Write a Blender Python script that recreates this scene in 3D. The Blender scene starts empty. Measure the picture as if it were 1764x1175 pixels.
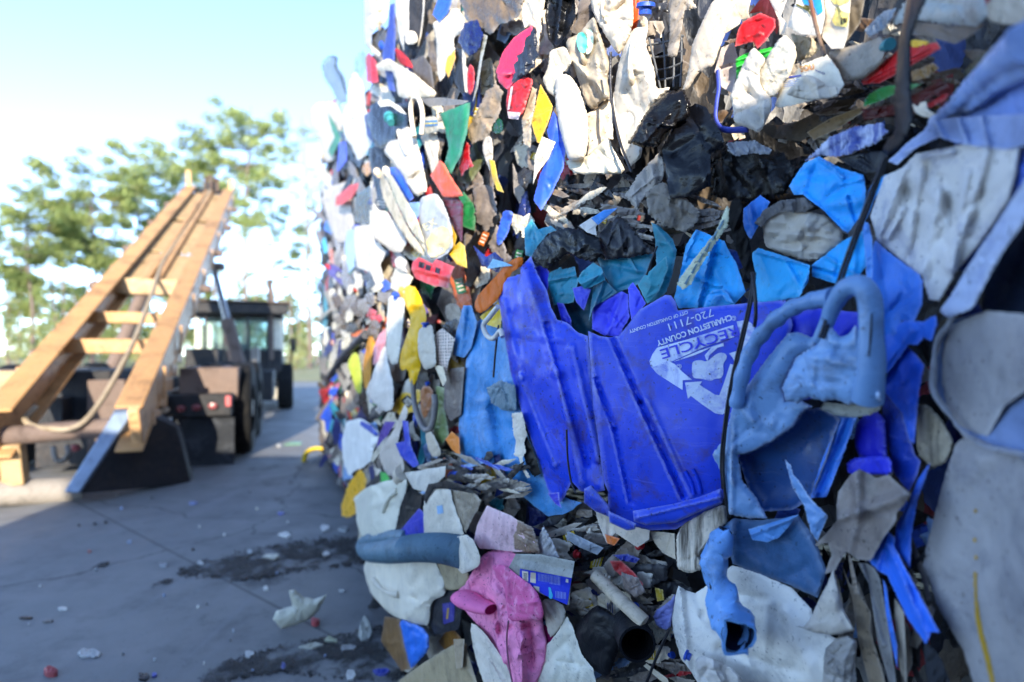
import bpy, bmesh, math, random
import numpy as np
from mathutils import Vector, Matrix
from mathutils.geometry import delaunay_2d_cdt

U = 1.2                    # overall scale of the place
HC = 1.1 * U               # camera height
FP, CX, CY = 980.0, 882.0, 610.0   # focal length, principal column and horizon row in photo pixels

# ------------------------------------------------------------------ camera, sky, sun, exposure
sc = bpy.context.scene
col = sc.collection
cam_d = bpy.data.cameras.new('camera'); cam = bpy.data.objects.new('camera', cam_d); col.objects.link(cam)
cam.location = (0, 0, HC); cam.rotation_euler = (math.radians(90), 0, 0)
cam_d.sensor_width = 36; cam_d.lens = 36 * FP / 1764
cam_d.shift_y = (CY - 587.5) / 1764
cam_d.clip_start = 0.02; cam_d.clip_end = 3000
cam_d.dof.use_dof = True; cam_d.dof.focus_distance = 1.05 * U; cam_d.dof.aperture_fstop = 1.6
sc.camera = cam

SUN = Vector((0.10, -0.99, 0.28)).normalized()     # low winter sun from behind the camera, over the added row of unseen bales
w = bpy.data.worlds.new('World'); sc.world = w; w.use_nodes = True
nt = w.node_tree; bg = nt.nodes['Background']
sky = nt.nodes.new('ShaderNodeTexSky'); sky.sky_type = 'NISHITA'; sky.sun_disc = False
sky.sun_elevation = math.asin(SUN.z); sky.sun_rotation = math.atan2(SUN.x, SUN.y)
sky.altitude = 3000; sky.air_density = 0.6; sky.dust_density = 0.05; sky.ozone_density = 0.8
nt.links.new(sky.outputs[0], bg.inputs[0]); bg.inputs[1].default_value = 0.15
sl = bpy.data.lights.new('sun', 'SUN'); sl.energy = 2.0; sl.angle = math.radians(0.5); sl.color = (1, .90, .74)
so = bpy.data.objects.new('sun', sl); col.objects.link(so); so.rotation_euler = SUN.to_track_quat('Z', 'Y').to_euler()
so.location = (5, -5, 9)
sc.view_settings.view_transform = 'Standard'; sc.view_settings.look = 'None'
sc.view_settings.gamma = 1; sc.view_settings.exposure = 2.75

# ------------------------------------------------------------------ helpers
def hexc(h):
    h = h.lstrip('#')
    c = [int(h[i:i + 2], 16) / 255 for i in (0, 2, 4)]
    return tuple((x / 12.92 if x <= .04045 else ((x + .055) / 1.055) ** 2.4) for x in c) + (1,)

def tag(o, label=None, cat=None, group=None, kind=None):
    if label: o['label'] = label
    if cat: o['category'] = cat
    if group: o['group'] = group
    if kind: o['kind'] = kind
    return o

MATS = {}
def mat(color, rough=.42, dirt=.35, trans=0.0, bump=.35, dcol='#1a130d', spec=.36, metal=0.0, dscale=9.0, streak=0.0, dots=0.0, wear=.16):
    key = (color, rough, dirt, trans, bump, dcol, spec, metal, dscale, streak, dots, wear)
    if key in MATS: return MATS[key]
    m = bpy.data.materials.new('plastic_' + color.strip('#')); m.use_nodes = True
    n = m.node_tree.nodes; L = m.node_tree.links
    p = n['Principled BSDF']
    tc = n.new('ShaderNodeTexCoord'); oi = n.new('ShaderNodeObjectInfo')
    wv = n.new('ShaderNodeMath'); wv.operation = 'MULTIPLY'; wv.inputs[1].default_value = 37
    L.new(oi.outputs['Random'], wv.inputs[0])
    def noise(scale, det=6, ro=.6, vec=None, dist=0.0):
        t = n.new('ShaderNodeTexNoise'); t.noise_dimensions = '4D'
        t.inputs['Scale'].default_value = scale; t.inputs['Detail'].default_value = det; t.inputs['Roughness'].default_value = ro
        t.inputs['Distortion'].default_value = dist
        L.new(vec or tc.outputs['Object'], t.inputs['Vector']); L.new(wv.outputs[0], t.inputs['W'])
        return t.outputs['Fac']
    def rng(v, a, b, c=0.0, d=1.0):
        t = n.new('ShaderNodeMapRange'); t.inputs[1].default_value = a; t.inputs[2].default_value = b
        t.inputs[3].default_value = c; t.inputs[4].default_value = d; L.new(v, t.inputs[0]); return t.outputs[0]
    def mix(f, a, b, mode='MIX'):
        t = n.new('ShaderNodeMix'); t.data_type = 'RGBA'; t.blend_type = mode
        if isinstance(f, float): t.inputs[0].default_value = f
        else: L.new(f, t.inputs[0])
        for s, v in ((t.inputs[6], a), (t.inputs[7], b)):
            if isinstance(v, tuple): s.default_value = v
            else: L.new(v, s)
        return t.outputs[2]
    base = hexc(color)
    if max(base[:3]) - min(base[:3]) < .16 and max(base[:3]) > .3: base = (min(.88, base[0] * 1.08), base[1] * .98, base[2] * .84, 1); dirt = dirt * (.75 if max(base[:3]) > .6 else 1)      # pale neutrals warmed to offset the blue sky light
    lum = .3 * base[0] + .6 * base[1] + .1 * base[2]
    if lum < .05: wear = 0
    if lum < .02: spec = min(spec, .25)
    hs = n.new('ShaderNodeHueSaturation'); hs.inputs['Color'].default_value = base
    L.new(rng(oi.outputs['Random'], 0, 1, .86, 1.1), hs.inputs['Value'])
    c = hs.outputs[0]
    c = mix(rng(noise(7, 5), .38, .66, 0, .38), c, tuple(x * .55 for x in base[:3]) + (1,))           # uneven colour, ageing
    if wear:
        g = n.new('ShaderNodeNewGeometry')
        c = mix(rng(g.outputs['Pointiness'], .515, .57, 0, wear), c, tuple(min(.9, x * .4 + .5) for x in base[:3]) + (1,))   # stress whitening on folds
    if dirt:
        d1 = rng(noise(dscale * 1.3, 12, .72, dist=.8), .50, .66, 0, min(.9, dirt * 1.25))
        c = mix(d1, c, hexc(dcol))
        d2 = rng(noise(130, 3, .5), .63, .70, 0, min(1, dirt * 1.6))
        c = mix(d2, c, hexc('#15110d'))
        if dscale >= 5:
            mp = n.new('ShaderNodeMapping'); mp.inputs['Rotation'].default_value = (.4, .9, .7); mp.inputs['Scale'].default_value = (4, 4, 140)
            wp = n.new('ShaderNodeMix'); wp.data_type = 'RGBA'; wp.blend_type = 'ADD'; wp.inputs[0].default_value = .03
            wn = n.new('ShaderNodeTexNoise'); wn.inputs['Scale'].default_value = 14; L.new(tc.outputs['Object'], wn.inputs['Vector'])
            L.new(tc.outputs['Object'], wp.inputs[6]); L.new(wn.outputs['Color'], wp.inputs[7]); L.new(wp.outputs[2], mp.inputs[0])
            d3 = rng(noise(1.6, 5, .6, mp.outputs[0]), .58, .68, 0, min(.8, dirt * .65))
            c = mix(d3, c, tuple(min(.85, x * .85 + (.10 if lum > .05 else .02)) for x in base[:3]) + (1,))                      # pale scuffs
    if streak:
        mp = n.new('ShaderNodeMapping'); mp.inputs['Rotation'].default_value = (0, .35, 0); mp.inputs['Scale'].default_value = (60, 60, 5)
        L.new(tc.outputs['Object'], mp.inputs[0])
        c = mix(rng(noise(1.0, 6, .6, mp.outputs[0]), .48, .62, 0, streak), c, hexc(dcol))
    if dots:
        v = n.new('ShaderNodeTexVoronoi'); v.inputs['Scale'].default_value = dots; v.inputs['Randomness'].default_value = 0
        L.new(tc.outputs['Object'], v.inputs['Vector'])
        c = mix(rng(v.outputs['Distance'], .38, .30, 0, 1), c, hexc('#1b1512'))
    L.new(c, p.inputs['Base Color'])
    L.new(rng(noise(22, 5), .3, .7, max(.05, rough - .12), min(1, rough + .18)), p.inputs['Roughness'])
    p.inputs['Specular IOR Level'].default_value = spec; p.inputs['Metallic'].default_value = metal
    if bump:
        b1 = n.new('ShaderNodeBump'); b1.inputs['Strength'].default_value = bump; b1.inputs['Distance'].default_value = .013
        L.new(noise(20, 6, .55, dist=1.2), b1.inputs['Height'])
        b2 = n.new('ShaderNodeBump'); b2.inputs['Strength'].default_value = bump * .7; b2.inputs['Distance'].default_value = .0012
        L.new(noise(170, 4), b2.inputs['Height']); L.new(b1.outputs[0], b2.inputs['Normal']); L.new(b2.outputs[0], p.inputs['Normal'])
    if trans:
        tr = n.new('ShaderNodeBsdfTranslucent'); L.new(c, tr.inputs['Color'])
        ms = n.new('ShaderNodeMixShader'); ms.inputs[0].default_value = trans
        L.new(p.outputs[0], ms.inputs[1]); L.new(tr.outputs[0], ms.inputs[2]); L.new(ms.outputs[0], n['Material Output'].inputs[0])
    MATS[key] = m
    return m

def mesh_obj(name, verts, faces, material, parent=None, smooth=True, sharp=42, origin=None):
    v = np.asarray(verts, float)
    o_ = np.asarray(origin if origin is not None else v.mean(0), float)
    me = bpy.data.meshes.new(name)
    me.from_pydata((v - o_).tolist(), [], [tuple(f) for f in faces]); me.update()
    if smooth:
        me.polygons.foreach_set('use_smooth', [True] * len(me.polygons))
        me.set_sharp_from_angle(angle=math.radians(sharp))
    if material: me.materials.append(material)
    o = bpy.data.objects.new(name, me); col.objects.link(o)
    o.location = o_
    if parent is not None:
        o.parent = parent
        o.location = Vector(o_) - wloc(parent)
    return o

def wloc(o): return o.location + (wloc(o.parent) if o.parent else Vector((0, 0, 0)))

def empty(name, loc):
    o = bpy.data.objects.new(name, None); col.objects.link(o); o.location = loc; o.empty_display_size = .1
    return o

# ------------------------------------------------------------------ the face of the stack: plan line of the bale wall
WPX = np.array([520, 545, 560, 580, 600, 640, 700, 800, 900, 1000, 1100, 1200, 1300, 1400, 1500, 1600, 1700, 1800.])
WD = np.array([6.4, 5.6, 4.8, 3.9, 3.25, 2.35, 1.9, 1.55, 1.33, 1.2, 1.1, 1.02, .95, .87, .8, .70, .60, .50]) * U
def wall_depth(px): return np.interp(px, WPX, WD)
def ray_pts(p, dep):
    p = np.asarray(p, float); dep = np.asarray(dep, float)
    return np.stack([(p[:, 0] - CX) / FP * dep, dep, HC + (CY - p[:, 1]) / FP * dep], 1)

def parse(s): return np.array([[float(a) for a in q.split(',')] for q in s.split()], float)

def seg_dist(pts, a, b):
    ab = b - a; t = ((pts - a) @ ab) / max(1e-9, ab @ ab); t = np.clip(t, 0, 1)
    return np.linalg.norm(pts - (a + t[:, None] * ab), axis=1)
def poly_dist(pts, poly):
    d = np.full(len(pts), 1e9)
    for i in range(len(poly)): d = np.minimum(d, seg_dist(pts, poly[i], poly[(i + 1) % len(poly)]))
    return d
def inside(pts, poly):
    x, y = pts[:, 0], pts[:, 1]; r = np.zeros(len(pts), bool)
    j = len(poly) - 1
    for i in range(len(poly)):
        xi, yi = poly[i]; xj, yj = poly[j]
        c = ((yi > y) != (yj > y)) & (x < (xj - xi) * (y - yi) / ((yj - yi) if yj != yi else 1e-9) + xi)
        r ^= c; j = i
    return r
def area(poly):
    x, y = poly[:, 0], poly[:, 1]; return abs(np.dot(x, np.roll(y, 1)) - np.dot(y, np.roll(x, 1))) / 2
def chaikin(p, n, k=.25):
    for _ in range(n):
        q = np.roll(p, -1, 0); p = np.stack([p * (1 - k) + q * k, p * k + q * (1 - k)], 1).reshape(-1, 2)
    return p
def resample(poly, sp, rag, rs):
    out = []
    for i in range(len(poly)):
        a, b = poly[i], poly[(i + 1) % len(poly)]
        n = max(1, int(round(np.linalg.norm(b - a) / sp)))
        for k in range(n):
            q = a + (b - a) * k / n
            if rag and (k or rag > 1.5): q = q + rs.normal(0, rag * .45, 2)
            out.append(q)
    return np.array(out)

PRE = dict(   # thickness, bulge, crumple cell, crumple height, stretch, raggedness, rounding
    J=dict(th=4, bulge=.15, cs=.36, ca=.42, st=1.9, rag=1.0, rnd=1, fold=9),
    S=dict(th=3, bulge=.05, cs=.5, ca=.2, st=1.6, rag=.9, rnd=0, fold=3),
    F=dict(th=1.3, bulge=.12, cs=.20, ca=.62, st=2.4, rag=2.2, rnd=0, fold=6),
    B=dict(th=5, bulge=.03, cs=.7, ca=.06, st=1, fold=2, rag=.3, rnd=0),
    C=dict(th=3, bulge=.16, cs=.20, ca=.75, st=3.4, rag=.8, rnd=1))

class Surf:
    """A crumpled shell: outline in photo pixels, its own depth, relief in pixels at that depth."""
    def __init__(s, poly, pre='S', lift=0, seed=0, cr=(), ang=None, dep=None, tilt=(0, 0), k=None, ground=False, **kw):
        q = dict(PRE[pre]); q.update(kw); s.q = q; s.pre = pre
        rs = np.random.RandomState(seed)
        poly = np.asarray(poly, float)
        if q['rnd']: poly = chaikin(poly, q['rnd'], .15 if pre == 'J' and q['rnd'] == 1 and len(poly) > 6 else .25)
        s.size = math.sqrt(area(poly)); s.c = poly.mean(0)
        s.sp = max(1.7, s.size / (q.get('res') or (26 if s.c[0] > 850 else 17)))
        s.poly = resample(poly, s.sp * (1 if q['rag'] < 1.5 else .8), q['rag'] * min(1, s.size / 60), rs)
        s.minw = max(4., 2 * np.percentile(poly_dist(s._grid(s.size / 9) if len(s._grid(s.size / 9)) else poly, s.poly), 96))
        s.lift, s.cr, s.tilt, s.ground = (lift if ground else lift * 1.45), cr, tilt, ground
        s.dep0 = dep if dep is not None else float(wall_depth(s.c[0]))
        s.fixed = dep is not None
        s.k = k if k is not None else float(np.interp(s.c[0], [545, 620, 720, 800], [.55, .65, .9, 1]))
        a = math.radians(ang if ang is not None else rs.uniform(60, 125))
        s.e1 = np.array([math.cos(a), math.sin(a)]); s.e2 = np.array([-s.e1[1], s.e1[0]])
        lo, hi = s.poly.min(0), s.poly.max(0)
        s.layers = []
        for f, g in ((1, 1), (.5, .36)):
            cs = q['cs'] * s.size * f
            m = int(min(150, max(5, (hi - lo).prod() / (cs * cs * q['st']) * 1.7)))
            mk_ = lambda: lo - .1 * (hi - lo) + rs.rand(m, 2) * 1.2 * (hi - lo)
            s.layers.append((mk_(), mk_(), cs, q['ca'] * cs * g))
        # random creases: sharp grooves and ridges running most of the way across
        s.fold = []
        for i in range(int(q.get('fold', 0))):
            c0 = lo + rs.uniform(.15, .85, 2) * (hi - lo); an = a + rs.normal(0, .55) + (math.pi / 2 if rs.rand() < .3 else 0); ln = s.size * rs.uniform(.25, .6)
            dv = np.array([math.cos(an), math.sin(an)]) * ln
            s.fold.append((c0 - dv, c0 + dv, s.size * rs.uniform(.025, .06) * (q['ca'] / .15 if q['ca'] < .15 else 1) * (1 if rs.rand() < .4 else -1), s.size * rs.uniform(.05, .12)))
        s.wv = [(rs.normal(0, 1, 2) / s.size * 5, rs.rand() * 6.28, s.size * .012) for _ in range(3)]
    def _grid(s, sp):
        lo, hi = s.poly.min(0), s.poly.max(0)
        xs = np.arange(lo[0], hi[0], sp); ys = np.arange(lo[1], hi[1], sp * .866)
        X, Y = np.meshgrid(xs, ys); X = X + (np.arange(len(ys)) % 2)[:, None] * sp / 2
        g = np.stack([X.ravel(), Y.ravel()], 1)
        return g[inside(g, s.poly)]
    def disp(s, p, d=None):
        q = s.q
        if d is None: d = poly_dist(p, s.poly) * np.where(inside(p, s.poly), 1, 0)
        R = s.minw * (.30 if s.pre == 'J' and q['bulge'] < .24 else .5)
        t = np.clip(d / R, 0, 1)
        z = q['bulge'] * s.minw * np.sqrt(np.clip(1 - (1 - t) ** 2, 0, 1))
        for A_, B_, cs, amp in s.layers:      # the difference of two cell fields is piecewise flat: creased facets
            f = []
            for pts in (A_, B_):
                dv = p[:, None, :] - pts[None]
                u = (dv @ s.e1) / q['st'] / cs; v = (dv @ s.e2) / cs
                f.append(np.minimum((u * u + v * v).min(1), 1.6))
            z = z + amp * (f[0] - f[1]) * (.5 + .5 * t)
        for a_, b_, am, wd in s.fold: z = z + am * np.clip(1 - seg_dist(p, a_, b_) / wd, 0, 1) * np.clip(t * 2, .2, 1)
        for kv, ph, am in s.wv: z = z + am * np.sin(p @ kv + ph)
        for c in s.cr:
            a, b = np.array(c[:2], float), np.array(c[2:4], float); amp, wd = c[4], c[5]; mode = c[6] if len(c) > 6 else 'r'
            if mode == 'r': z = z + amp * np.clip(1 - seg_dist(p, a, b) / wd, 0, 1)
            elif mode == 'g': z = z + amp * np.exp(-(seg_dist(p, a, b) / wd) ** 2)
            else:
                n = np.array([-(b - a)[1], (b - a)[0]]) / np.linalg.norm(b - a)
                z = z + amp * np.clip(((p - a) @ n) / wd, 0, 1)
        z = z + (p - s.c) @ np.array(s.tilt, float)
        return z
    def pos(s, p, z, back=0.0):
        p = np.asarray(p, float)
        if s.ground:
            dep = FP * HC / np.maximum(p[:, 1] - CY, 4.)
            out = ray_pts(p, dep); m = dep.mean() / FP
            out[:, 2] = np.maximum(.007, .008 + (np.clip(z, -1, 1) * .4 if s.q['ca'] < .01 else z + s.lift) * m) if back == 0 else .0015; return out
        dw = s.dep0 if s.fixed else s.dep0 + (wall_depth(p[:, 0]) - s.dep0) * s.k
        return ray_pts(p, dw - (s.lift + z - back) * s.dep0 / FP)
    def at(s, p, extra=1.2):
        p = np.asarray(p, float); return s.pos(p, s.disp(p) + extra)
    def build(s, name, m, parent=None):
        q = s.q; sp = s.sp
        rs = np.random.RandomState(7)
        g = s._grid(sp)
        if len(g):
            g = g + rs.uniform(-.18, .18, g.shape) * sp
            g = g[(poly_dist(g, s.poly) > sp * .55) & inside(g, s.poly)]
        pts = np.vstack([s.poly, g]) if len(g) else s.poly
        n = len(s.poly)
        V, E, Fc, *_ = delaunay_2d_cdt([Vector(x) for x in pts], [(i, (i + 1) % n) for i in range(n)], [], 1, 1e-4)
        P = np.array([(v.x, v.y) for v in V]); F = np.array([f for f in Fc if len(f) == 3], int)
        cen = P[F].mean(1); F = F[inside(cen, s.poly)]
        d = poly_dist(P, s.poly); d[d < 1e-3] = 0
        z = s.disp(P, d)
        A = s.pos(P, z)
        B = s.pos(P, -.5 * z if s.pre == 'J' else z, back=q['th'] + (s.size * .04 if s.pre == 'J' else 0))
        # image y runs down: (a,b,c) counter clockwise in px is clockwise seen from the camera
        a, b, c = P[F[:, 0]], P[F[:, 1]], P[F[:, 2]]
        cw = ((b - a)[:, 0] * (c - a)[:, 1] - (b - a)[:, 1] * (c - a)[:, 0]) > 0
        F = np.where(cw[:, None], F[:, ::-1], F)
        N = len(P)
        ed = {}
        for f in F:
            for i in range(3):
                e = (f[i], f[(i + 1) % 3]); r = (e[1], e[0])
                if r in ed: del ed[r]
                else: ed[e] = 1
        faces = [tuple(f) for f in F] + [tuple(f[::-1] + N) for f in F] + [(b_, a_, a_ + N, b_ + N) for a_, b_ in ed]
        return mesh_obj(name, np.vstack([A, B]), faces, m, parent)

def tube_mesh(path, rad, seg=14, closed=False, caps=True, flat=None, ridge=None):
    """sweep a ring along 3D points; rad per point"""
    P = np.asarray(path, float); n = len(P); rad = np.broadcast_to(np.asarray(rad, float), (n,)).copy()
    T = np.gradient(P, axis=0)
    if closed: T = np.roll(P, -1, 0) - np.roll(P, 1, 0)
    T /= np.linalg.norm(T, axis=1)[:, None] + 1e-12
    up = np.array([0, 0, 1.]) if abs(T[0, 2]) < .9 else np.array([1., 0, 0])
    X = np.cross(T[0], up); X /= np.linalg.norm(X)
    V = []
    for i in range(n):
        X = X - T[i] * (X @ T[i]); X /= np.linalg.norm(X); Y = np.cross(T[i], X)
        fx, fy = flat if flat else (1, 1)
        for j in range(seg):
            a = 2 * math.pi * j / seg
            V.append(P[i] + rad[i] * (fx * math.cos(a) * X + fy * math.sin(a) * Y))
    F = []
    for i in range(n if closed else n - 1):
        for j in range(seg):
            a, b = i * seg + j, i * seg + (j + 1) % seg; c, d = ((i + 1) % n) * seg + (j + 1) % seg, ((i + 1) % n) * seg + j
            F.append((a, d, c, b))
    if caps and not closed:
        F.append(tuple(range(seg))); F.append(tuple(reversed(range((n - 1) * seg, n * seg))))
    return np.array(V), F

def wobble(V, amp, size, seed=1):
    r = np.random.RandomState(seed); V = np.asarray(V, float); o = np.zeros_like(V)
    for i in range(7):
        k = r.normal(0, 1, 3); k *= (1.2 if i < 4 else 2.8) * 6.28 / size / np.linalg.norm(k)
        o += (amp if i < 4 else amp * .45) * .5 * r.normal(0, 1, 3) * np.abs(np.sin(V @ k + r.rand() * 6.28))[:, None]
    return V + o

def spline(p, n):
    p = np.asarray(p, float)
    if len(p) < 3: return np.array([p[0] + (p[-1] - p[0]) * t for t in np.linspace(0, 1, n)])
    out = []; m = len(p) - 1
    q = np.vstack([2 * p[0] - p[1], p, 2 * p[-1] - p[-2]])
    for t in np.linspace(0, m - 1e-6, n):
        i = int(t); u = t - i; a, b, c, d = q[i], q[i + 1], q[i + 2], q[i + 3]
        out.append(.5 * (2 * b + (c - a) * u + (2 * a - 5 * b + 4 * c - d) * u * u + (3 * b - a - 3 * c + d) * u ** 3))
    return np.array(out)

def px_tube(name, path, rpx, m, lift=40, parent=None, n=40, seg=14, caps=True, ridge=None, dep=None, flat=None, two=False, inner=None, wob=0):
    return px_tube_(name, path, rpx, m, lift * 1.45, parent, n, seg, caps, ridge, dep, flat, two, inner, wob)
def px_tube_(name, path, rpx, m, lift=40, parent=None, n=40, seg=14, caps=True, ridge=None, dep=None, flat=None, two=False, inner=None, wob=0):
    """tube along photo pixels px,py[,extra lift]; radius in px at its depth"""
    q = np.array([(list(a) + [0])[:3] for a in path], float); q = spline(q, n)
    d0 = dep if dep is not None else wall_depth(q[:, 0])
    d = d0 - (lift + q[:, 2]) * np.mean(d0) / FP
    P = ray_pts(q[:, :2], d)
    r = np.interp(np.linspace(0, 1, n), np.linspace(0, 1, len(np.atleast_1d(rpx))), np.atleast_1d(rpx)) * np.mean(d) / FP
    if ridge: r = r * (1 + ridge[1] * (np.arange(n) % 2 * 2 - 1)) if ridge[0] == 0 else r * (1 + ridge[1] * np.sin(np.linspace(0, ridge[0] * 2 * math.pi, n)))
    V, F = tube_mesh(P, r, seg, caps=caps and not two, flat=flat)
    if two:
        V2, F2 = tube_mesh(P, r * .86, seg, caps=False, flat=flat)
        N = len(V); F = F + [tuple(x + N for x in reversed(f)) for f in F2]
        V = np.vstack([V, V2])
        for b in (0, (n - 1) * seg):
            for j in range(seg): F.append((b + j, b + (j + 1) % seg, b + (j + 1) % seg + N, b + j + N))
    if wob: V = wobble(V, wob * np.mean(d) / FP, .09)
    o = mesh_obj(name, V, F, m, parent, sharp=60)
    if inner:  # darker inner wall, shade inside the tube put into its colour
        mesh_obj('inner_wall', np.vstack([tube_mesh(P, r * .84, seg, caps=False, flat=flat)[0]]), [tuple(reversed(f)) for f in tube_mesh(P, r * .84, seg, caps=True, flat=flat)[1][:-1]], inner, o, sharp=60)
    return o

ITEMS = []      # (short description, photo centre) of every hand-built scrap, used to describe what lies beside it
SEED = [100]
SURF = {}
def h(label, name, cat, color, poly, lift=0, pre='S', key=None, m=None, group=None, parent=None, **kw):
    """one scrap of the wall"""
    mk = {k: kw.pop(k) for k in ('rough', 'dirt', 'trans', 'bump', 'dcol', 'spec', 'dscale', 'streak', 'dots', 'wear') if k in kw}
    if pre == 'J': mk.setdefault('trans', .12)
    if pre == 'F': mk.setdefault('rough', .3); mk.setdefault('bump', .6)
    if pre == 'C': mk.setdefault('rough', .8); mk.setdefault('spec', .15); mk.setdefault('wear', 0)
    SEED[0] += 1
    s = Surf(parse(poly) if isinstance(poly, str) else poly, pre, lift, seed=kw.pop('seed', SEED[0]), **kw)
    o = s.build(name, m or mat(color, **mk), parent)
    if parent is None and pre == 'J' and cat in ('jug', 'bottle') and 28 < s.size < 130 and (SEED[0] * 7) % 10 < 6:
        fittings(s, o, cat, SEED[0])
    if parent is None:
        tag(o, label.replace(' |', ','), cat, group)
        ITEMS.append((label.split(' |')[0], s.c, s.size))
    if key: SURF[key] = (s, o)
    return s, o

def fittings(s, o, cat, seed):
    """the moulded grip of a jug, the screw cap of a bottle"""
    r = np.random.RandomState(seed); e1 = s.poly - s.c; vt = np.linalg.svd(e1, full_matrices=False)[2]; d1 = vt[0] * (1 if vt[0][1] < 0 else -1); d2 = vt[1]
    L1, L2 = np.abs(e1 @ d1).max(), np.abs(e1 @ d2).max()
    if cat == 'jug':
        t = np.linspace(0, 1, 16); b = r.choice([-1, 1]) * .22
        q = s.c + d1 * (L1 * (.05 + .6 * t))[:, None] + d2 * (L2 * (b + .12 * np.sin(t * 3.1)))[:, None]
        P = s.pos(q, s.disp(q) + s.size * .13 * np.sin(math.pi * t) ** .5 - s.size * .02)
        V, F = tube_mesh(P, s.size * (.042 + .012 * np.cos(t * 6.283)) * s.dep0 / FP, 10)
        mesh_obj('handle', V, F, o.data.materials[0], o, sharp=60)
    if cat == 'bottle' or r.rand() < .4:
        c_ = s.size * .13
        a_, b_ = s.pos(np.array([s.c + d1 * (L1 * .97 - c_ * .5), s.c + d1 * (L1 * .97 + c_ * .9)]), np.array([s.size * .05, s.size * .09]))
        V, F = tube_mesh(np.array([a_, a_ * .4 + b_ * .6, a_ * .36 + b_ * .64, b_]), np.array([.74, .74, 1.1, 1.04]) * c_ * s.dep0 / FP, 14)
        mesh_obj('cap', V, F, mat(r.choice(['#e4e0d8', '#2450b8', '#b8242a', '#d6d0c4', '#cfc9bd', '#3a8a92']), dirt=.35), o, sharp=35)

def decal(host, name, color, poly, lift=1.5, rag=0.0, m=None, rnd=0, **mk):
    """a printed or stuck-on area following its host's surface; a thin part of the host"""
    S, o = SURF[host]
    poly = parse(poly) if isinstance(poly, str) else np.asarray(poly, float)
    if rnd: poly = chaikin(poly, rnd)
    size = math.sqrt(area(poly)); sp = max(1.3, min(6, size / 10))
    rs = np.random.RandomState(3)
    D_ = Surf.__new__(Surf); D_.poly = resample(poly, sp, rag, rs)
    g = D_._grid(sp); g = g[poly_dist(g, D_.poly) > sp * .5] if len(g) else g
    pts = np.vstack([D_.poly, g]) if len(g) else D_.poly; n = len(D_.poly)
    V, E, Fc, *_ = delaunay_2d_cdt([Vector(x) for x in pts], [(i, (i + 1) % n) for i in range(n)], [], 1, 1e-4)
    P = np.array([(v.x, v.y) for v in V]); F = np.array([f for f in Fc if len(f) == 3], int)
    F = F[inside(P[F].mean(1), D_.poly)]
    a, b, c = P[F[:, 0]], P[F[:, 1]], P[F[:, 2]]
    cw = ((b - a)[:, 0] * (c - a)[:, 1] - (b - a)[:, 1] * (c - a)[:, 0]) > 0
    F = np.where(cw[:, None], F[:, ::-1], F)
    mk.setdefault('wear', 0)
    return mesh_obj(name, S.at(P, lift), [tuple(f) for f in F], m or mat(color, **mk), o)

def text_part(host, name, txt, o_px, e_px, hpx, color, lift=1.6, bold=0.0, **mk):
    """lettering laid on the host's surface along the line o_px -> e_px (baseline), cap height hpx"""
    S, ob = SURF[host]
    cu = bpy.data.curves.new('lettering', 'FONT'); cu.body = txt; cu.size = 1; cu.resolution_u = 3; cu.offset = bold
    to = bpy.data.objects.new('lettering', cu); col.objects.link(to)
    bpy.context.view_layer.update()
    me = bpy.data.meshes.new_from_object(to.evaluated_get(bpy.context.evaluated_depsgraph_get()))
    bpy.data.objects.remove(to)
    bm = bmesh.new(); bm.from_mesh(me); bmesh.ops.triangulate(bm, faces=bm.faces[:])
    v = np.array([x.co[:2] for x in bm.verts]); mn, mx = v.min(0), v.max(0)
    o_px, e_px = np.array(o_px, float), np.array(e_px, float)
    Ln = np.linalg.norm(e_px - o_px); e1 = (e_px - o_px) / Ln; e2 = np.array([e1[1], -e1[0]])
    sx = Ln / (mx[0] - mn[0]); sy = hpx / .70
    for _ in range(3):
        es = [e for e in bm.edges if max(abs(e.verts[0].co.x - e.verts[1].co.x) * sx, abs(e.verts[0].co.y - e.verts[1].co.y) * sy) > 5]
        if not es: break
        bmesh.ops.subdivide_edges(bm, edges=es, cuts=1, use_grid_fill=False); bmesh.ops.triangulate(bm, faces=bm.faces[:])
    bm.verts.index_update()
    v = np.array([x.co[:2] for x in bm.verts])
    P = o_px + (v[:, :1] - mn[0]) * sx * e1 + v[:, 1:] * sy * e2
    F = [tuple(x.index for x in f.verts) for f in bm.faces]; bm.free()
    bpy.data.meshes.remove(me)
    V3 = S.at(P, lift)
    f0 = F[0]
    nn = np.cross(V3[f0[1]] - V3[f0[0]], V3[f0[2]] - V3[f0[0]])
    if nn @ (np.array([0, 0, HC]) - V3[f0[0]]) < 0: F = [f[::-1] for f in F]
    mk.setdefault('wear', 0); mk.setdefault('dirt', .25); mk.setdefault('bump', 0)
    return mesh_obj(name, V3, F, mat(color, **mk), ob, smooth=False)
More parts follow.
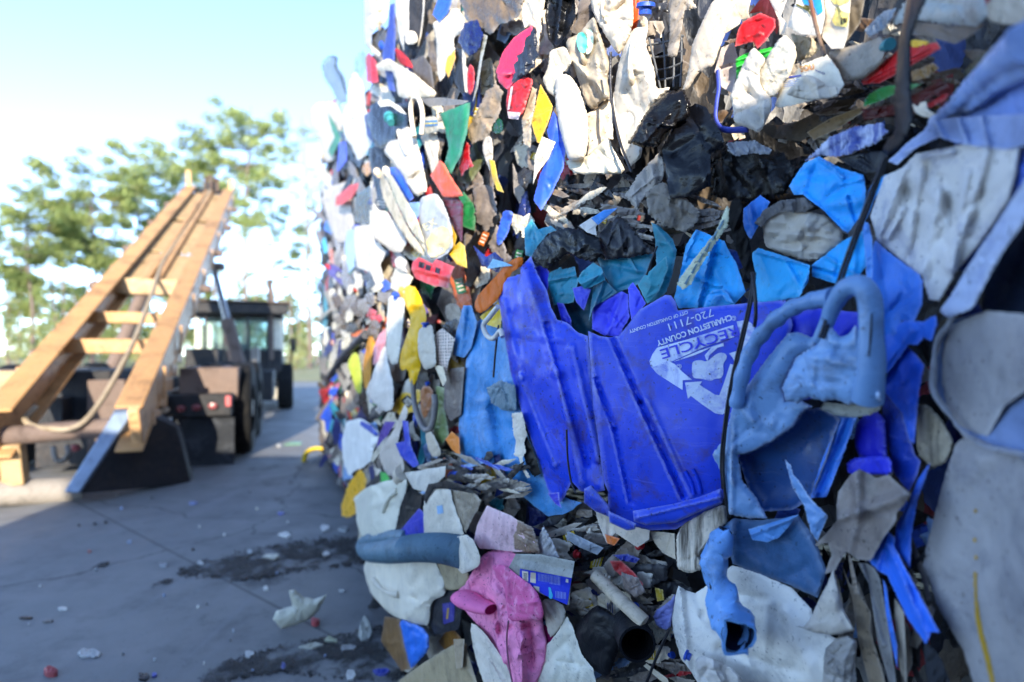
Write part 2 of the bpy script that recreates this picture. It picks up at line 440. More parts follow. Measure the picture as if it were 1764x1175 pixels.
# ------------------------------------------------------------------ ground
def ground_mat():
    m = bpy.data.materials.new('concrete'); m.use_nodes = True
    n = m.node_tree.nodes; L = m.node_tree.links; p = n['Principled BSDF']
    tc = n.new('ShaderNodeTexCoord')
    def noise(sc_, det, vec=None, ro=.6):
        t = n.new('ShaderNodeTexNoise'); t.inputs['Scale'].default_value = sc_; t.inputs['Detail'].default_value = det; t.inputs['Roughness'].default_value = ro
        L.new(vec or tc.outputs['Object'], t.inputs['Vector']); return t.outputs['Fac']
    def rng(v, a, b, c, d):
        t = n.new('ShaderNodeMapRange'); t.inputs[1].default_value = a; t.inputs[2].default_value = b; t.inputs[3].default_value = c; t.inputs[4].default_value = d
        L.new(v, t.inputs[0]); return t.outputs[0]
    def mix(f, a, b):
        t = n.new('ShaderNodeMix'); t.data_type = 'RGBA'; L.new(f, t.inputs[0])
        for s, v in ((t.inputs[6], a), (t.inputs[7], b)):
            if isinstance(v, tuple): s.default_value = v
            else: L.new(v, s)
        return t.outputs[2]
    c = mix(rng(noise(.5, 8), .35, .65, 0, 1), (.215, .214, .208, 1), (.155, .156, .156, 1))
    c = mix(rng(noise(3.1, 8, ro=.7), .5, .75, 0, .7), c, (.075, .074, .078, 1))
    mp = n.new('ShaderNodeMapping'); mp.inputs['Rotation'].default_value = (0, 0, .45); mp.inputs['Scale'].default_value = (9, .35, 1)
    L.new(tc.outputs['Object'], mp.inputs[0])
    c = mix(rng(noise(1.2, 6, mp.outputs[0]), .53, .7, 0, .55), c, (.20, .205, .212, 1))     # wheel and drag scuffs
    c = mix(rng(noise(45, 4), .62, .72, 0, .5), c, (.045, .043, .044, 1))
    c = mix(rng(noise(1.1, 7, ro=.75), .58, .64, 0, .6), c, (.05, .05, .052, 1))           # oil and water stains
    vd = n.new('ShaderNodeTexVoronoi'); vd.feature = 'DISTANCE_TO_EDGE'; vd.inputs['Scale'].default_value = .33
    wn = n.new('ShaderNodeTexNoise'); wn.inputs['Scale'].default_value = 2.2; wn.inputs['Detail'].default_value = 6; L.new(tc.outputs['Object'], wn.inputs['Vector'])
    wa = n.new('ShaderNodeMix'); wa.data_type = 'RGBA'; wa.blend_type = 'ADD'; wa.inputs[0].default_value = .45; L.new(tc.outputs['Object'], wa.inputs[6]); L.new(wn.outputs['Color'], wa.inputs[7]); L.new(wa.outputs[2], vd.inputs['Vector'])
    c = mix(rng(vd.outputs['Distance'], .004, .0015, 0, .75), c, (.03, .03, .03, 1))
    c = mix(rng(noise(130, 3), .58, .7, 0, .35), c, (.22, .22, .23, 1))
    # slab joints
    wv = n.new('ShaderNodeTexWave'); wv.wave_type = 'BANDS'; wv.bands_direction = 'X'; wv.wave_profile = 'SIN'; wv.inputs['Scale'].default_value = .055; wv.inputs['Distortion'].default_value = .05
    mp2 = n.new('ShaderNodeMapping'); mp2.inputs['Rotation'].default_value = (0, 0, -.9); mp2.inputs['Location'].default_value = (1.3, 0, 0); L.new(tc.outputs['Object'], mp2.inputs[0]); L.new(mp2.outputs[0], wv.inputs['Vector'])
    c = mix(rng(wv.outputs['Fac'], .99995, 1, 0, .6), c, (.03, .03, .03, 1))
    L.new(c, p.inputs['Base Color'])
    L.new(rng(noise(2.2, 6), .35, .7, .55, .9), p.inputs['Roughness'])
    b = n.new('ShaderNodeBump'); b.inputs['Strength'].default_value = .35; b.inputs['Distance'].default_value = .004
    L.new(noise(60, 6), b.inputs['Height']); L.new(b.outputs[0], p.inputs['Normal'])
    return m
go = mesh_obj('ground', [(-900, -60, 0), (900, -60, 0), (900, 1500, 0), (-900, 1500, 0)], [(0, 1, 2, 3)], ground_mat(), smooth=False, origin=(0, 0, 0))
tag(go, kind='structure')

def gmat(name, a, b, scale, rough=.9):
    m = bpy.data.materials.new(name); m.use_nodes = True; n = m.node_tree.nodes; L = m.node_tree.links; p = n['Principled BSDF']
    tc = n.new('ShaderNodeTexCoord'); t = n.new('ShaderNodeTexNoise'); t.inputs['Scale'].default_value = scale; t.inputs['Detail'].default_value = 8; t.inputs['Roughness'].default_value = .7
    L.new(tc.outputs['Object'], t.inputs['Vector'])
    r = n.new('ShaderNodeMapRange'); r.inputs[1].default_value = .38; r.inputs[2].default_value = .64; L.new(t.outputs['Fac'], r.inputs[0])
    x = n.new('ShaderNodeMix'); x.data_type = 'RGBA'; x.inputs[6].default_value = a; x.inputs[7].default_value = b; L.new(r.outputs[0], x.inputs[0])
    L.new(x.outputs[2], p.inputs['Base Color']); p.inputs['Roughness'].default_value = rough
    bp = n.new('ShaderNodeBump'); bp.inputs['Strength'].default_value = .5; bp.inputs['Distance'].default_value = .02; L.new(t.outputs['Fac'], bp.inputs['Height']); L.new(bp.outputs[0], p.inputs['Normal'])
    return m
SCRUB = gmat('dry_grass', (.16, .17, .05, 1), (.28, .24, .12, 1), .8)
fg = mesh_obj('grass_verge', [(-600, 27, .02), (500, 27, .02), (500, 1200, .02), (-600, 1200, .02)], [(0, 1, 2, 3)], SCRUB, smooth=False, origin=(0, 27, 0)); tag(fg, kind='structure')

# ------------------------------------------------------------------ bales: the compressed cores behind the visible scraps
def core_mat():
    m = bpy.data.materials.new('compressed_plastic'); m.use_nodes = True
    n = m.node_tree.nodes; L = m.node_tree.links; p = n['Principled BSDF']
    tc = n.new('ShaderNodeTexCoord'); mp = n.new('ShaderNodeMapping'); mp.inputs['Scale'].default_value = (1, 1, .7); L.new(tc.outputs['Object'], mp.inputs[0])
    nz = n.new('ShaderNodeTexNoise'); nz.inputs['Scale'].default_value = 7; nz.inputs['Detail'].default_value = 5
    L.new(mp.outputs[0], nz.inputs['Vector'])
    ad = n.new('ShaderNodeMix'); ad.data_type = 'RGBA'; ad.blend_type = 'ADD'; ad.inputs[0].default_value = .12
    L.new(mp.outputs[0], ad.inputs[6]); L.new(nz.outputs['Color'], ad.inputs[7])
    v = n.new('ShaderNodeTexVoronoi'); v.inputs['Scale'].default_value = 16; L.new(ad.outputs[2], v.inputs['Vector'])
    sp = n.new('ShaderNodeSeparateColor'); L.new(v.outputs['Color'], sp.inputs[0])
    r = n.new('ShaderNodeValToRGB'); r.color_ramp.interpolation = 'CONSTANT'; e = r.color_ramp.elements
    e[0].color = (.008, .0075, .007, 1); e[1].position = .36; e[1].color = (.04, .034, .028, 1)  # core colours darkened to deepen the shade between the scraps
    for pos, c in ((.5, (.06, .054, .048, 1)), (.62, (.02, .022, .03, 1)), (.74, (.17, .165, .155, 1)), (.83, (.03, .06, .2, 1)), (.87, (.12, .09, .06, 1)), (.94, (.25, .03, .03, 1)), (.965, (.25, .24, .22, 1))):
        q = e.new(pos); q.color = c
    L.new(sp.outputs[0], r.inputs[0]); L.new(r.outputs[0], p.inputs['Base Color']); p.inputs['Roughness'].default_value = .5
    b = n.new('ShaderNodeBump'); b.inputs['Strength'].default_value = .8; b.inputs['Distance'].default_value = .03; L.new(v.outputs['Distance'], b.inputs['Height']); L.new(b.outputs[0], p.inputs['Normal'])
    return m
CORE = core_mat()
TIERS = [0, .735 * U, 1.395 * U, 2.05 * U, 2.68 * U, 3.3 * U, 3.92 * U]
FRONT = np.array([[(p - CX) / FP * wall_depth(p), wall_depth(p)] for p in (546, 552, 560, 570, 580, 590, 600, 620, 640, 670, 700, 750, 800, 850, 900, 950, 1000, 1100, 1200, 1300, 1400, 1500, 1600, 1700, 1800)])
FRONT = np.vstack([[[(541 - CX) / FP * 6.6 * U, 6.6 * U]], FRONT, [[.62, .30], [.72, 0], [.82, -.4], [1.0, -1.0], [1.2, -1.6], [1.4, -2.4]]])
def offs(P, d):
    T = np.gradient(P, axis=0); T /= np.linalg.norm(T, axis=1)[:, None]
    return P + np.stack([np.abs(T[:, 1]) , np.abs(T[:, 0])], 1) * d
def nrm(P):
    T = np.gradient(P, axis=0); T /= np.linalg.norm(T, axis=1)[:, None]
    N_ = np.stack([-T[:, 1], T[:, 0]], 1); N_[N_[:, 0] < 0] *= -1; N_[:, 1] = np.abs(N_[:, 1]); return N_
# a smooth plan line for the cores (kept behind every scrap)
sm = FRONT.copy()
for _ in range(3): sm[1:-1] = (sm[:-2] + sm[1:-1] * 2 + sm[2:]) / 4
LEN = np.r_[0, np.cumsum(np.linalg.norm(np.diff(sm, axis=0), axis=1))]
def plan(s): return np.array([np.interp(s, LEN, sm[:, 0]), np.interp(s, LEN, sm[:, 1])])
def s_of_px(px): return float(np.interp(px, [545, 552, 560, 570, 580, 590, 600, 620, 640, 670, 700, 750, 800, 850, 900, 950, 1000, 1100, 1200, 1300, 1400, 1500, 1600, 1700, 1800], LEN[1:26]))
CUTS = [LEN[0], s_of_px(572), s_of_px(604), s_of_px(690), s_of_px(1020), s_of_px(1660), LEN[-5], LEN[-3], LEN[-1]]
rs = np.random.RandomState(5)
where_h = ['at the far end of the stack', 'second from the far end', 'third from the far end', 'left of the recycling bin column', 'in the recycling bin column', 'beside the camera at the right', 'just behind the camera', 'at the near end behind the camera']
where_v = ['bottom bale of mixed plastic', 'second bale up of mixed plastic', 'third bale up of mixed plastic', 'fourth bale up of mixed plastic', 'fifth bale up of mixed plastic', 'sixth bale up of mixed plastic']
for ci in range(8):
    ntier = [5, 4, 4, 5, 5, 4, 3, 3][ci]
    for ti in range(ntier):
        z0, z1 = TIERS[ti] + .012, TIERS[ti + 1] - .03
        if ci == 0 and ti == 4: z1 = z0 + .35
        nu, nv = 18, 9
        s0, s1 = CUTS[ci] + .015, CUTS[ci + 1] - .015
        us = np.linspace(s0, s1, nu); zs = np.linspace(z0, z1, nv)
        P = np.array([plan(s) for s in us]); N_ = nrm(P)
        push = [.05, .07, .10, .14, .16, .16, .16, .16][ci] * U + rs.uniform(0, .02)
        depth = .9
        V = []
        for layer in (0, 1):
            for j, z in enumerate(zs):
                e = abs(j / (nv - 1) * 2 - 1)
                for i in range(nu):
                    ee = abs(i / (nu - 1) * 2 - 1)
                    rnd = .07 * max(0, e - .7) / .3 + .05 * max(0, ee - .85) / .15
                    lump = .022 * math.sin(i * 1.7 + j * 2.1 + ci) + rs.uniform(-.014, .014)
                    q = P[i] + N_[i] * ((push + rnd + lump) if layer == 0 else push + depth)
                    V.append((q[0], q[1], z + (rs.uniform(-.012, .012) if 0 < j < nv - 1 else 0)))
        F = []
        n1 = nu * nv
        for j in range(nv - 1):
            for i in range(nu - 1):
                a = j * nu + i; F.append((a, a + nu, a + nu + 1, a + 1)); F.append((a + n1, a + 1 + n1, a + nu + 1 + n1, a + nu + n1))
        ring = [i for i in range(nu)] + [j * nu + nu - 1 for j in range(1, nv)] + [(nv - 1) * nu + i for i in range(nu - 2, -1, -1)] + [j * nu for j in range(nv - 2, 0, -1)]
        for a, b in zip(ring, ring[1:] + ring[:1]): F.append((a, b, b + n1, a + n1))
        o = mesh_obj('compressed_bale', V, F, CORE, sharp=50)
        tag(o, where_v[ti] + ', ' + where_h[ci], 'bale', 'bales of compressed plastic')

for bi in range(5):  # unseen bale row, added and sized to shade the lower wall and ground
    for ti in range(3):
        x0_ = -3.15 + bi * 1.55; V = []; F = []
        nx, nz = 10, 6
        for layer, yy in ((0, -2.3), (1, -3.4)):
            for j in range(nz):
                for i in range(nx):
                    e = max(abs(i / (nx - 1) * 2 - 1), abs(j / (nz - 1) * 2 - 1)); dy = (-.08 * max(0, e - .75) / .25 + rs.uniform(-.03, .03)) * (1 if layer == 0 else -1)
                    V.append((x0_ + 1.5 * i / (nx - 1), yy + dy, ti * .92 + .012 + .90 * j / (nz - 1)))
        n1 = nx * nz
        for j in range(nz - 1):
            for i in range(nx - 1):
                a = j * nx + i; F += [(a, a + 1, a + nx + 1, a + nx), (a + n1, a + nx + n1, a + nx + 1 + n1, a + 1 + n1)]
        ring = list(range(nx)) + [j * nx + nx - 1 for j in range(1, nz)] + [(nz - 1) * nx + i for i in range(nx - 2, -1, -1)] + [j * nx for j in range(nz - 2, 0, -1)]
        for a, b in zip(ring, ring[1:] + ring[:1]): F.append((b, a, a + n1, b + n1))
        o = mesh_obj('compressed_bale', V, F, CORE, sharp=50)
        tag(o, ('bottom', 'middle', 'top')[ti] + ' bale in the unseen added row behind the camera, ' + ('leftmost', 'second from the left', 'in the middle', 'second from the right', 'rightmost')[bi], 'bale', 'bales of compressed plastic')

# ------------------------------------------------------------------ pine trees beyond the yard
def leaf_mat(name, a, b):
    m = gmat(name, a, b, 1.1, .7)
    n = m.node_tree.nodes; L = m.node_tree.links
    tr = n.new('ShaderNodeBsdfTranslucent'); tr.inputs['Color'].default_value = tuple(x * 1.3 for x in a[:3]) + (1,)
    ms = n.new('ShaderNodeMixShader'); ms.inputs[0].default_value = .35
    L.new(n['Principled BSDF'].outputs[0], ms.inputs[1]); L.new(tr.outputs[0], ms.inputs[2]); L.new(ms.outputs[0], n['Material Output'].inputs[0])
    return m
NEED = [leaf_mat('pine_needles', (.12, .18, .05, 1), (.36, .38, .12, 1)), leaf_mat('pine_needles_pale', (.18, .25, .08, 1), (.42, .44, .16, 1)), leaf_mat('bush_leaves', (.16, .22, .08, 1), (.42, .38, .16, 1))]
BARK = gmat('pine_bark', (.10, .07, .055, 1), (.19, .14, .11, 1), 6)
def leaf_cloud(centres, radii, per, size, rs):
    V, F = [], []
    for c, r in zip(centres, radii):
        k = max(6, int(per * (r ** 1.6)))
        d = rs.normal(0, 1, (k, 3)); d /= np.linalg.norm(d, axis=1)[:, None]
        q = c + d * (rs.rand(k, 1) ** .45) * r * np.array([1.05, 1.05, .7])
        a = rs.normal(0, 1, (k, 3)); a[:, 2] *= .6; a /= np.linalg.norm(a, axis=1)[:, None]
        b = np.cross(a, rs.normal(0, 1, (k, 3))); b /= np.linalg.norm(b, axis=1)[:, None]
        L_ = size * rs.uniform(.6, 1.3, (k, 1)); w_ = L_ * rs.uniform(.28, .5, (k, 1))
        base = len(V) * 1
        for i in range(k):
            V += [q[i] - a[i] * L_[i] - b[i] * w_[i] * .4, q[i] - a[i] * L_[i] * .2 + b[i] * w_[i], q[i] + a[i] * L_[i], q[i] + a[i] * L_[i] * .1 - b[i] * w_[i]]
            F.append((base, base + 1, base + 2, base + 3)); base += 4
    return V, F
def pine(label, px_base, px_top, py_top, py_low, halfw, dep, seed, nlimb=26, mk=0, trunk=.2, dens=1.0):
    nlimb = int(nlimb * 1.35); dens *= 1.45; trunk *= .85
    rs = np.random.RandomState(seed)
    x0, x1 = (px_base - CX) / FP * dep, (px_top - CX) / FP * dep
    zt = HC + (CY - py_top) / FP * dep; zl = HC + (CY - py_low) / FP * dep; hw = halfw * .86 / FP * dep
    root = empty('pine_tree', (x0, dep, 0)); tag(root, label, 'tree', 'pines beyond the yard')
    tt = np.linspace(0, 1, 14)
    path = np.stack([x0 + (x1 - x0) * tt ** 1.3 + .12 * np.sin(tt * 7 + seed), dep + .2 * np.sin(tt * 5), zt * .985 * tt], 1)
    V, F = tube_mesh(path, np.interp(tt, [0, .1, 1], [trunk * 1.25, trunk, trunk * .2]), 9)
    V = list(V); C, R = [], []
    for i in range(nlimb):
        f = (i + rs.rand() * .8) / nlimb * .88; z = zl + (zt - zl) * f
        tz = z / (zt * .985); b = np.array([np.interp(tz, tt, path[:, 0]), dep, z])
        shape = (math.sin(math.pi * min(1, .16 + .84 * (1 - f)) ** .8) * .75 + .3) * rs.uniform(.55, 1.15)
        a = rs.uniform(0, 6.283); ln = hw * shape
        e = b + np.array([math.cos(a) * ln, math.sin(a) * ln, ln * rs.uniform(.05, .5)])
        mid = (b + e) / 2 - np.array([0, 0, ln * .08])
        v, f_ = tube_mesh(spline([b, mid, e], 5), np.linspace(trunk * .28, trunk * .08, 5), 5)
        N = len(V); V += list(v); F = F + [tuple(x + N for x in q) for q in f_]
        for t in (.62, 1.0) if ln > .8 else (1.0,):
            if rs.rand() < .92:
                C.append(b + (e - b) * t + rs.normal(0, .12 * hw, 3) * np.array([1, 1, .5])); R.append(max(.3, hw * rs.uniform(.13, .27)))
    for i in range(4):     # dead stubs under the crown
        z = zl * rs.uniform(.55, .98); a = rs.uniform(0, 6.28); b = np.array([np.interp(z / zt, tt, path[:, 0]), dep, z]); ln = rs.uniform(.4, 1.3)
        v, f_ = tube_mesh(np.array([b, b + np.array([math.cos(a) * ln, math.sin(a) * ln, .15])]), [.035, .015], 4)
        N = len(V); V += list(v); F = F + [tuple(x + N for x in q) for q in f_]
    mesh_obj('trunk', V, F, BARK, root, origin=(x0, dep, 0))
    LV, LF = leaf_cloud(np.array(C), R, 165 * dens, .10 + hw * .017, rs)
    mesh_obj('crown', LV, LF, NEED[mk], root, smooth=False, origin=(x1, dep, zt * .8))
S_ = U
pine('tallest pine, broad crown above the top of the yellow hoist', 418, 432, 178, 400, 74, 42 * S_, 1, 40, 1, .22)
pine('pine with a low dark crown, hidden in part by the hoist top', 372, 362, 232, 330, 62, 47 * S_, 2, 26, 0)
pine('tall thin pine, sparse crown beside the edge of the bales', 535, 522, 196, 430, 42, 44 * S_, 3, 22, 1, .2, .5)
pine('bushy pine, round crown left of the hoist', 160, 160, 285, 470, 84, 44 * S_, 4, 38, 0)
pine('pale pine, crown leaning over the middle of the hoist', 238, 238, 246, 430, 72, 49 * S_, 5, 34, 1)
pine('dark pine, crown spreading at the left edge', 52, 48, 350, 500, 78, 40 * S_, 6, 34, 0)
pine('young pine, clear of the others just left of the bales', 498, 505, 352, 480, 44, 52 * S_, 7, 20, 1, .14)
pine('slender pine, mostly bare trunk right of the tallest pine', 438, 452, 300, 400, 36, 50 * S_, 8, 12, 0, .14, .6)
pine('small pine, crown just over the cab roof', 410, 408, 460, 545, 34, 50 * S_, 9, 14, 1, .12)
pine('leftmost small pine, green crown by the left edge', 92, 92, 470, 590, 46, 46 * S_, 10, 20, 1, .15)
pine('small pine, low crown beside the exhaust stack', 478, 478, 440, 560, 34, 56 * S_, 11, 14, 1, .12)
for i, (pb, pt, py, d, lab) in enumerate(((30, 32, 440, 56, 'bare trunk pine, first from the left edge'), (128, 128, 400, 58, 'bare trunk pine, between the dark pine and the bushy pine'), (196, 200, 380, 60, 'bare trunk pine, behind the lower hoist'), (392, 394, 330, 58, 'bare trunk pine, behind the hydraulic ram'), (470, 468, 330, 62, 'bare trunk pine, right of the exhaust stack'), (516, 512, 300, 60, 'bare trunk pine, next to the sparse pine by the bales'))):
    pine(lab, pb, pt, py, py + 70, 30, d * S_, 30 + i, 9, i % 2, .13, .5)
pine('broad pine, far back between the bushy pine and the dark pine', 110, 106, 318, 450, 66, 54 * S_, 21, 30, 0, .18)
pine('broad pine, far back over the middle of the hoist', 300, 300, 262, 400, 62, 55 * S_, 22, 30, 1, .18)
pine('far pine, low crown left of the ram', 340, 336, 400, 520, 46, 58 * S_, 23, 20, 0, .14)
pine('far pine, low crown behind the lower hoist rail', 205, 205, 420, 560, 52, 58 * S_, 24, 22, 0, .14)
pine('far pine, low crown at the extreme left edge', 12, 10, 400, 560, 52, 52 * S_, 25, 24, 0, .14)
pine('far pine, thin crown right of the cab guard', 545, 540, 420, 560, 34, 60 * S_, 26, 18, 1, .12)
for i, (px, py, hwid, d, lab) in enumerate(((16, 520, 40, 36, 'pale bush at the left edge below the pines'), (90, 545, 46, 42, 'pale bush below the bushy pine'), (170, 560, 44, 46, 'rounded bush behind the lower hoist rail'), (260, 560, 44, 48, 'rounded bush seen under the hoist'), (345, 552, 40, 44, 'pale bush behind the cab at its left'), (430, 560, 40, 50, 'pale bush behind the cab windows'), (505, 590, 24, 40, 'yellowish bush by the far end of the bales'), (528, 560, 26, 50, 'tall pale bush by the far end of the bales'), (50, 470, 66, 62, 'dark understorey bush far behind the dark pine'), (140, 478, 76, 64, 'dark understorey bush far behind the bushy pine'), (235, 475, 76, 64, 'dark understorey bush far behind the hoist'), (330, 480, 66, 64, 'dark understorey bush far behind the ram'), (420, 482, 66, 64, 'dark understorey bush far behind the cab roof'), (500, 488, 66, 64, 'dark understorey bush far behind the young pine'), (575, 520, 40, 64, 'dark understorey bush at the edge of the bales'))):
    rs = np.random.RandomState(60 + i); dd = d * S_; x = (px - CX) / FP * dd; zt = HC + (CY - py) / FP * dd; hw = hwid / FP * dd
    root = empty('bush', (x, dd, 0)); tag(root, lab, 'bush', 'bushes along the edge of the yard')
    C = [np.array([x + rs.normal(0, hw * .45), dd + rs.normal(0, .6), zt * rs.uniform(.1, .85)]) for _ in range(30)]
    V, F = leaf_cloud(np.array(C), [hw * rs.uniform(.2, .4) for _ in C], 60 if i < 8 else 75, .17 if i < 8 else .30, rs)
    mesh_obj('foliage', V, F, NEED[2 if i < 8 else 0], root, smooth=False)
    V, F = [], []
    for k in range(4):
        v, f = tube_mesh(np.array([[x + k * .1, dd, 0], [x + rs.normal(0, hw * .4), dd, zt * .6]]), [.04, .015], 5); F += [tuple(q + len(V) for q in g) for g in f]; V += list(v)
    mesh_obj('stem', V, F, BARK, root)

# ------------------------------------------------------------------ roll-off hoist truck
b0 = np.array([(125 - CX) / FP * 4.3 * U, 4.3 * U]); b1 = np.array([(362 - CX) / FP * 11.1 * U, 11.1 * U])
HL = np.linalg.norm(b1 - b0); hd = (b1 - b0) / HL; rd = np.array([hd[1], -hd[0]])
def T(l, w, z): q = b0 + hd * l + rd * w; return np.array([q[0], q[1], z])
def PXL(px, py, l):
    k = (px - CX) / FP          # k*t = bx + hd0*l + rd0*w ; t = by + hd1*l + rd1*w
    wv = (k * (b0[1] + hd[1] * l) - b0[0] - hd[0] * l) / (rd[0] - k * rd[1])
    t = b0[1] + hd[1] * l + rd[1] * wv
    return wv, HC + (CY - py) / FP * t
truck = empty('hoist_truck', T(4, 0, 0)); tag(truck, 'dusty roll-off hoist truck, its yellow rails tilted up and its cab facing away', 'truck')
RY = mat('#b8833a', rough=.5, dirt=.6, dcol='#5a3a18', dscale=4.5, spec=.3, wear=.2, bump=.15)
RT = mat('#a8854f', rough=.5, dirt=.65, dcol='#5a3c1c', dscale=3.5, spec=.3, wear=.1, bump=.15)
FLG = mat('#a87838', rough=.5, dirt=.5, dcol='#2e1a0e', dscale=1.6, spec=.3, wear=.1, bump=.15)
RB = mat('#5a4436', rough=.75, dirt=.5, dcol='#2a1a10', dscale=3, spec=.25, wear=.1, bump=.2)
DKM = mat('#292a2d', rough=.7, dirt=.4, dcol='#4a4038', dscale=3, spec=.3, wear=.1, bump=.2)
RUB = mat('#121315', rough=.85, dirt=.4, dcol='#37342f', dscale=4, spec=.2, wear=0, bump=.2)
CRM = mat('#d5cdb8', rough=.4, dirt=.3, dcol='#6d5c40', dscale=2, wear=.1, bump=.1)
STB = mat('#56718f', rough=.4, dirt=.4, dcol='#1d2430', dscale=3, metal=.3, wear=.3, bump=.15)
GRY = mat('#8b8276', rough=.6, dirt=.45, dcol='#3b3026', dscale=2.4, wear=.1, bump=.15)
def hexa(C):    # 8 corners -> faces
    return [(0, 1, 2, 3), (7, 6, 5, 4), (0, 4, 5, 1), (1, 5, 6, 2), (2, 6, 7, 3), (3, 7, 4, 0)]
class MB:
    def __init__(s): s.V, s.F = [], []
    def add(s, V, F): n = len(s.V); s.V += [np.asarray(v, float) for v in V]; s.F += [tuple(x + n for x in f) for f in F]
    def box(s, l0, l1, w0, w1, z0, z1):
        s.add([T(l0, w0, z0), T(l0, w1, z0), T(l0, w1, z1), T(l0, w0, z1), T(l1, w0, z0), T(l1, w1, z0), T(l1, w1, z1), T(l1, w0, z1)], hexa(0))
    def beam(s, A, B, wd, ht, up=(0, 0, 1)):
        A, B = np.asarray(A, float), np.asarray(B, float); d = B - A; d /= np.linalg.norm(d)
        x = np.cross(d, np.asarray(up, float)); x /= np.linalg.norm(x); y = np.cross(x, d)
        q = lambda P, a, b: P + x * a * wd / 2 + y * b * ht / 2
        s.add([q(A, -1, -1), q(A, 1, -1), q(A, 1, 1), q(A, -1, 1), q(B, -1, -1), q(B, 1, -1), q(B, 1, 1), q(B, -1, 1)], hexa(0))
    def tube(s, path, r, seg=16): s.add(*tube_mesh(path, r, seg))
    def build(s, name, m, parent=truck, bev=.012, sharp=40):
        o = mesh_obj(name, s.V, s.F, m, parent, sharp=sharp)
        bm = bmesh.new(); bm.from_mesh(o.data); bmesh.ops.recalc_face_normals(bm, faces=bm.faces[:]); bm.to_mesh(o.data); bm.free()
        if bev:
            b = o.modifiers.new('bevel', 'BEVEL'); b.width = bev; b.segments = 2; b.limit_method = 'ANGLE'
        return o
def rail_pt(px, py, l): wv, z = PXL(px, py, l); return wv, z
wRb, zRb = PXL(245, 690, 0); wRt, zRt = PXL(398, 330, HL); wLb, zLb = PXL(6, 700, 0); wLt, zLt = PXL(325, 332, HL)
zb, zt_ = (zRb + zLb) / 2, (zRt + zLt) / 2
def hp(f, s, dz=0.0, dw=0.0):   # point on the hoist: f along its length, s -1 left rail .. +1 right rail
    wl, wr = wLb + (wLt - wLb) * f, wRb + (wRt - wRb) * f
    return T(HL * f, (wl + wr) / 2 + (wr - wl) / 2 * s + dw, zb + (zt_ - zb) * f + dz)
for s in (-1, 1):
    for dw in (0,):
        m_ = MB(); m_.beam(hp(-.03, s, -.10), hp(1, s, -.10), .09, .38); 
        m_.build('hoist_rail', RY)
    m_ = MB(); m_.beam(hp(-.03, s, .095, -s * .05), hp(1, s, .095, -s * .05), .22, .035); m_.build('rail_flange', FLG)
    m_ = MB(); m_.beam(hp(-.03, s, -.295, -s * .05), hp(1, s, -.295, -s * .05), .22, .035); m_.build('rail_flange', FLG)
    for f in np.linspace(.06, .94, 9):
        m_ = MB(); m_.beam(hp(f, s, -.27, s * .09), hp(f, s, .07, s * .09), .035, .05, up=(hd[0], hd[1], 0)); m_.build('web_stiffener', RY)
    m_ = MB()
    for f in (.34, .52, .7, .86): m_ = MB(); m_.tube([hp(f, s, -.06, s * .10), hp(f, s, -.06, s * .24)], .055, 12); m_.build('side_roller', RB)
for f0, f1, s0, s1 in ((.50, .70, -.86, -.10), (.50, .70, .14, .86), (.72, .98, -.86, -.14), (.72, .98, .16, .86), (.36, .485, -.86, -.06), (.36, .485, .1, .86)):
    m_ = MB(); A, B = hp(f0, (s0 + s1) / 2, -.02), hp(f1, (s0 + s1) / 2, -.02)
    m_.beam(A, B, np.linalg.norm(hp(f0, s1) - hp(f0, s0)), .03); m_.build('deck_plate', RT)
    m_ = MB(); m_.tube([hp(f0, s1, -.04), hp(f1, s1, -.04)], .045, 10); m_.tube([hp(f0, s0, -.04), hp(f1, s0, -.04)], .045, 10); m_.build('deck_edge', RY)
for f, th, hgt in ((.71, .10, .10), (.495, .12, .12), (.35, .22, .22), (.235, .13, .14), (.15, .16, .16), (.985, .12, .14)):
    m_ = MB(); m_.beam(hp(f, -1, -.10), hp(f, 1, -.10), th, hgt); m_.build('cross_member', RT if f > .3 else FLG)
for s in (-.13, .13):
    m_ = MB(); m_.beam(hp(.34, s, .0), hp(.99, s, .0), .07, .12); m_.build('inner_rail', FLG)
for f in (.42, .58, .65, .78, .86, .93):
    m_ = MB(); m_.beam(hp(f, -1, -.22), hp(f, 1, -.22), .07, .09); m_.build('cross_member', RB)
m_ = MB(); m_.tube([hp(1.0, -1, .02), hp(1.0, 1, .02)], .06, 14); m_.tube([hp(1.01, -.2, .08), hp(1.01, .3, .08)], .13, 18); m_.build('top_sheave', DKM)
m_ = MB(); m_.beam(hp(1.0, -1, 0), hp(1.01, -1.05, .42), .10, .12); m_.build('top_horn', RY); m_ = MB(); m_.beam(hp(1.0, 1, 0), hp(1.01, 1.02, .30), .10, .12); m_.build('top_horn', RY)
m_ = MB(); m_.tube([hp(1.0, -.25, .05), hp(1.015, -.2, .3), hp(1.0, .0, .38), hp(.985, .1, .1)], .035, 10); m_.tube([hp(1.0, .1, .05), hp(1.015, .2, .32), hp(1.0, .35, .3), hp(.985, .4, .05)], .035, 10); m_.build('hose_loop', RB)
cab_ = [hp(.99, .05, .08), hp(.8, .02, .0), hp(.6, .0, .02), hp(.42, .0, .05), hp(.25, .28, .10), hp(.1, .42, .06)]
cab_ += [T(*(lambda q: (-.05, q[0], q[1]))(PXL(150, 722, -.05))), T(*(lambda q: (-.1, q[0], q[1]))(PXL(80, 738, -.1))), T(*(lambda q: (0, q[0], q[1]))(PXL(44, 724, 0))), T(*(lambda q: (.1, q[0], q[1]))(PXL(62, 700, .1)))]
m_ = MB(); m_.tube(spline(cab_, 60), .026, 10); m_.build('winch_cable', mat('#8d7a5c', rough=.8, dirt=.3, dscale=3), bev=0)
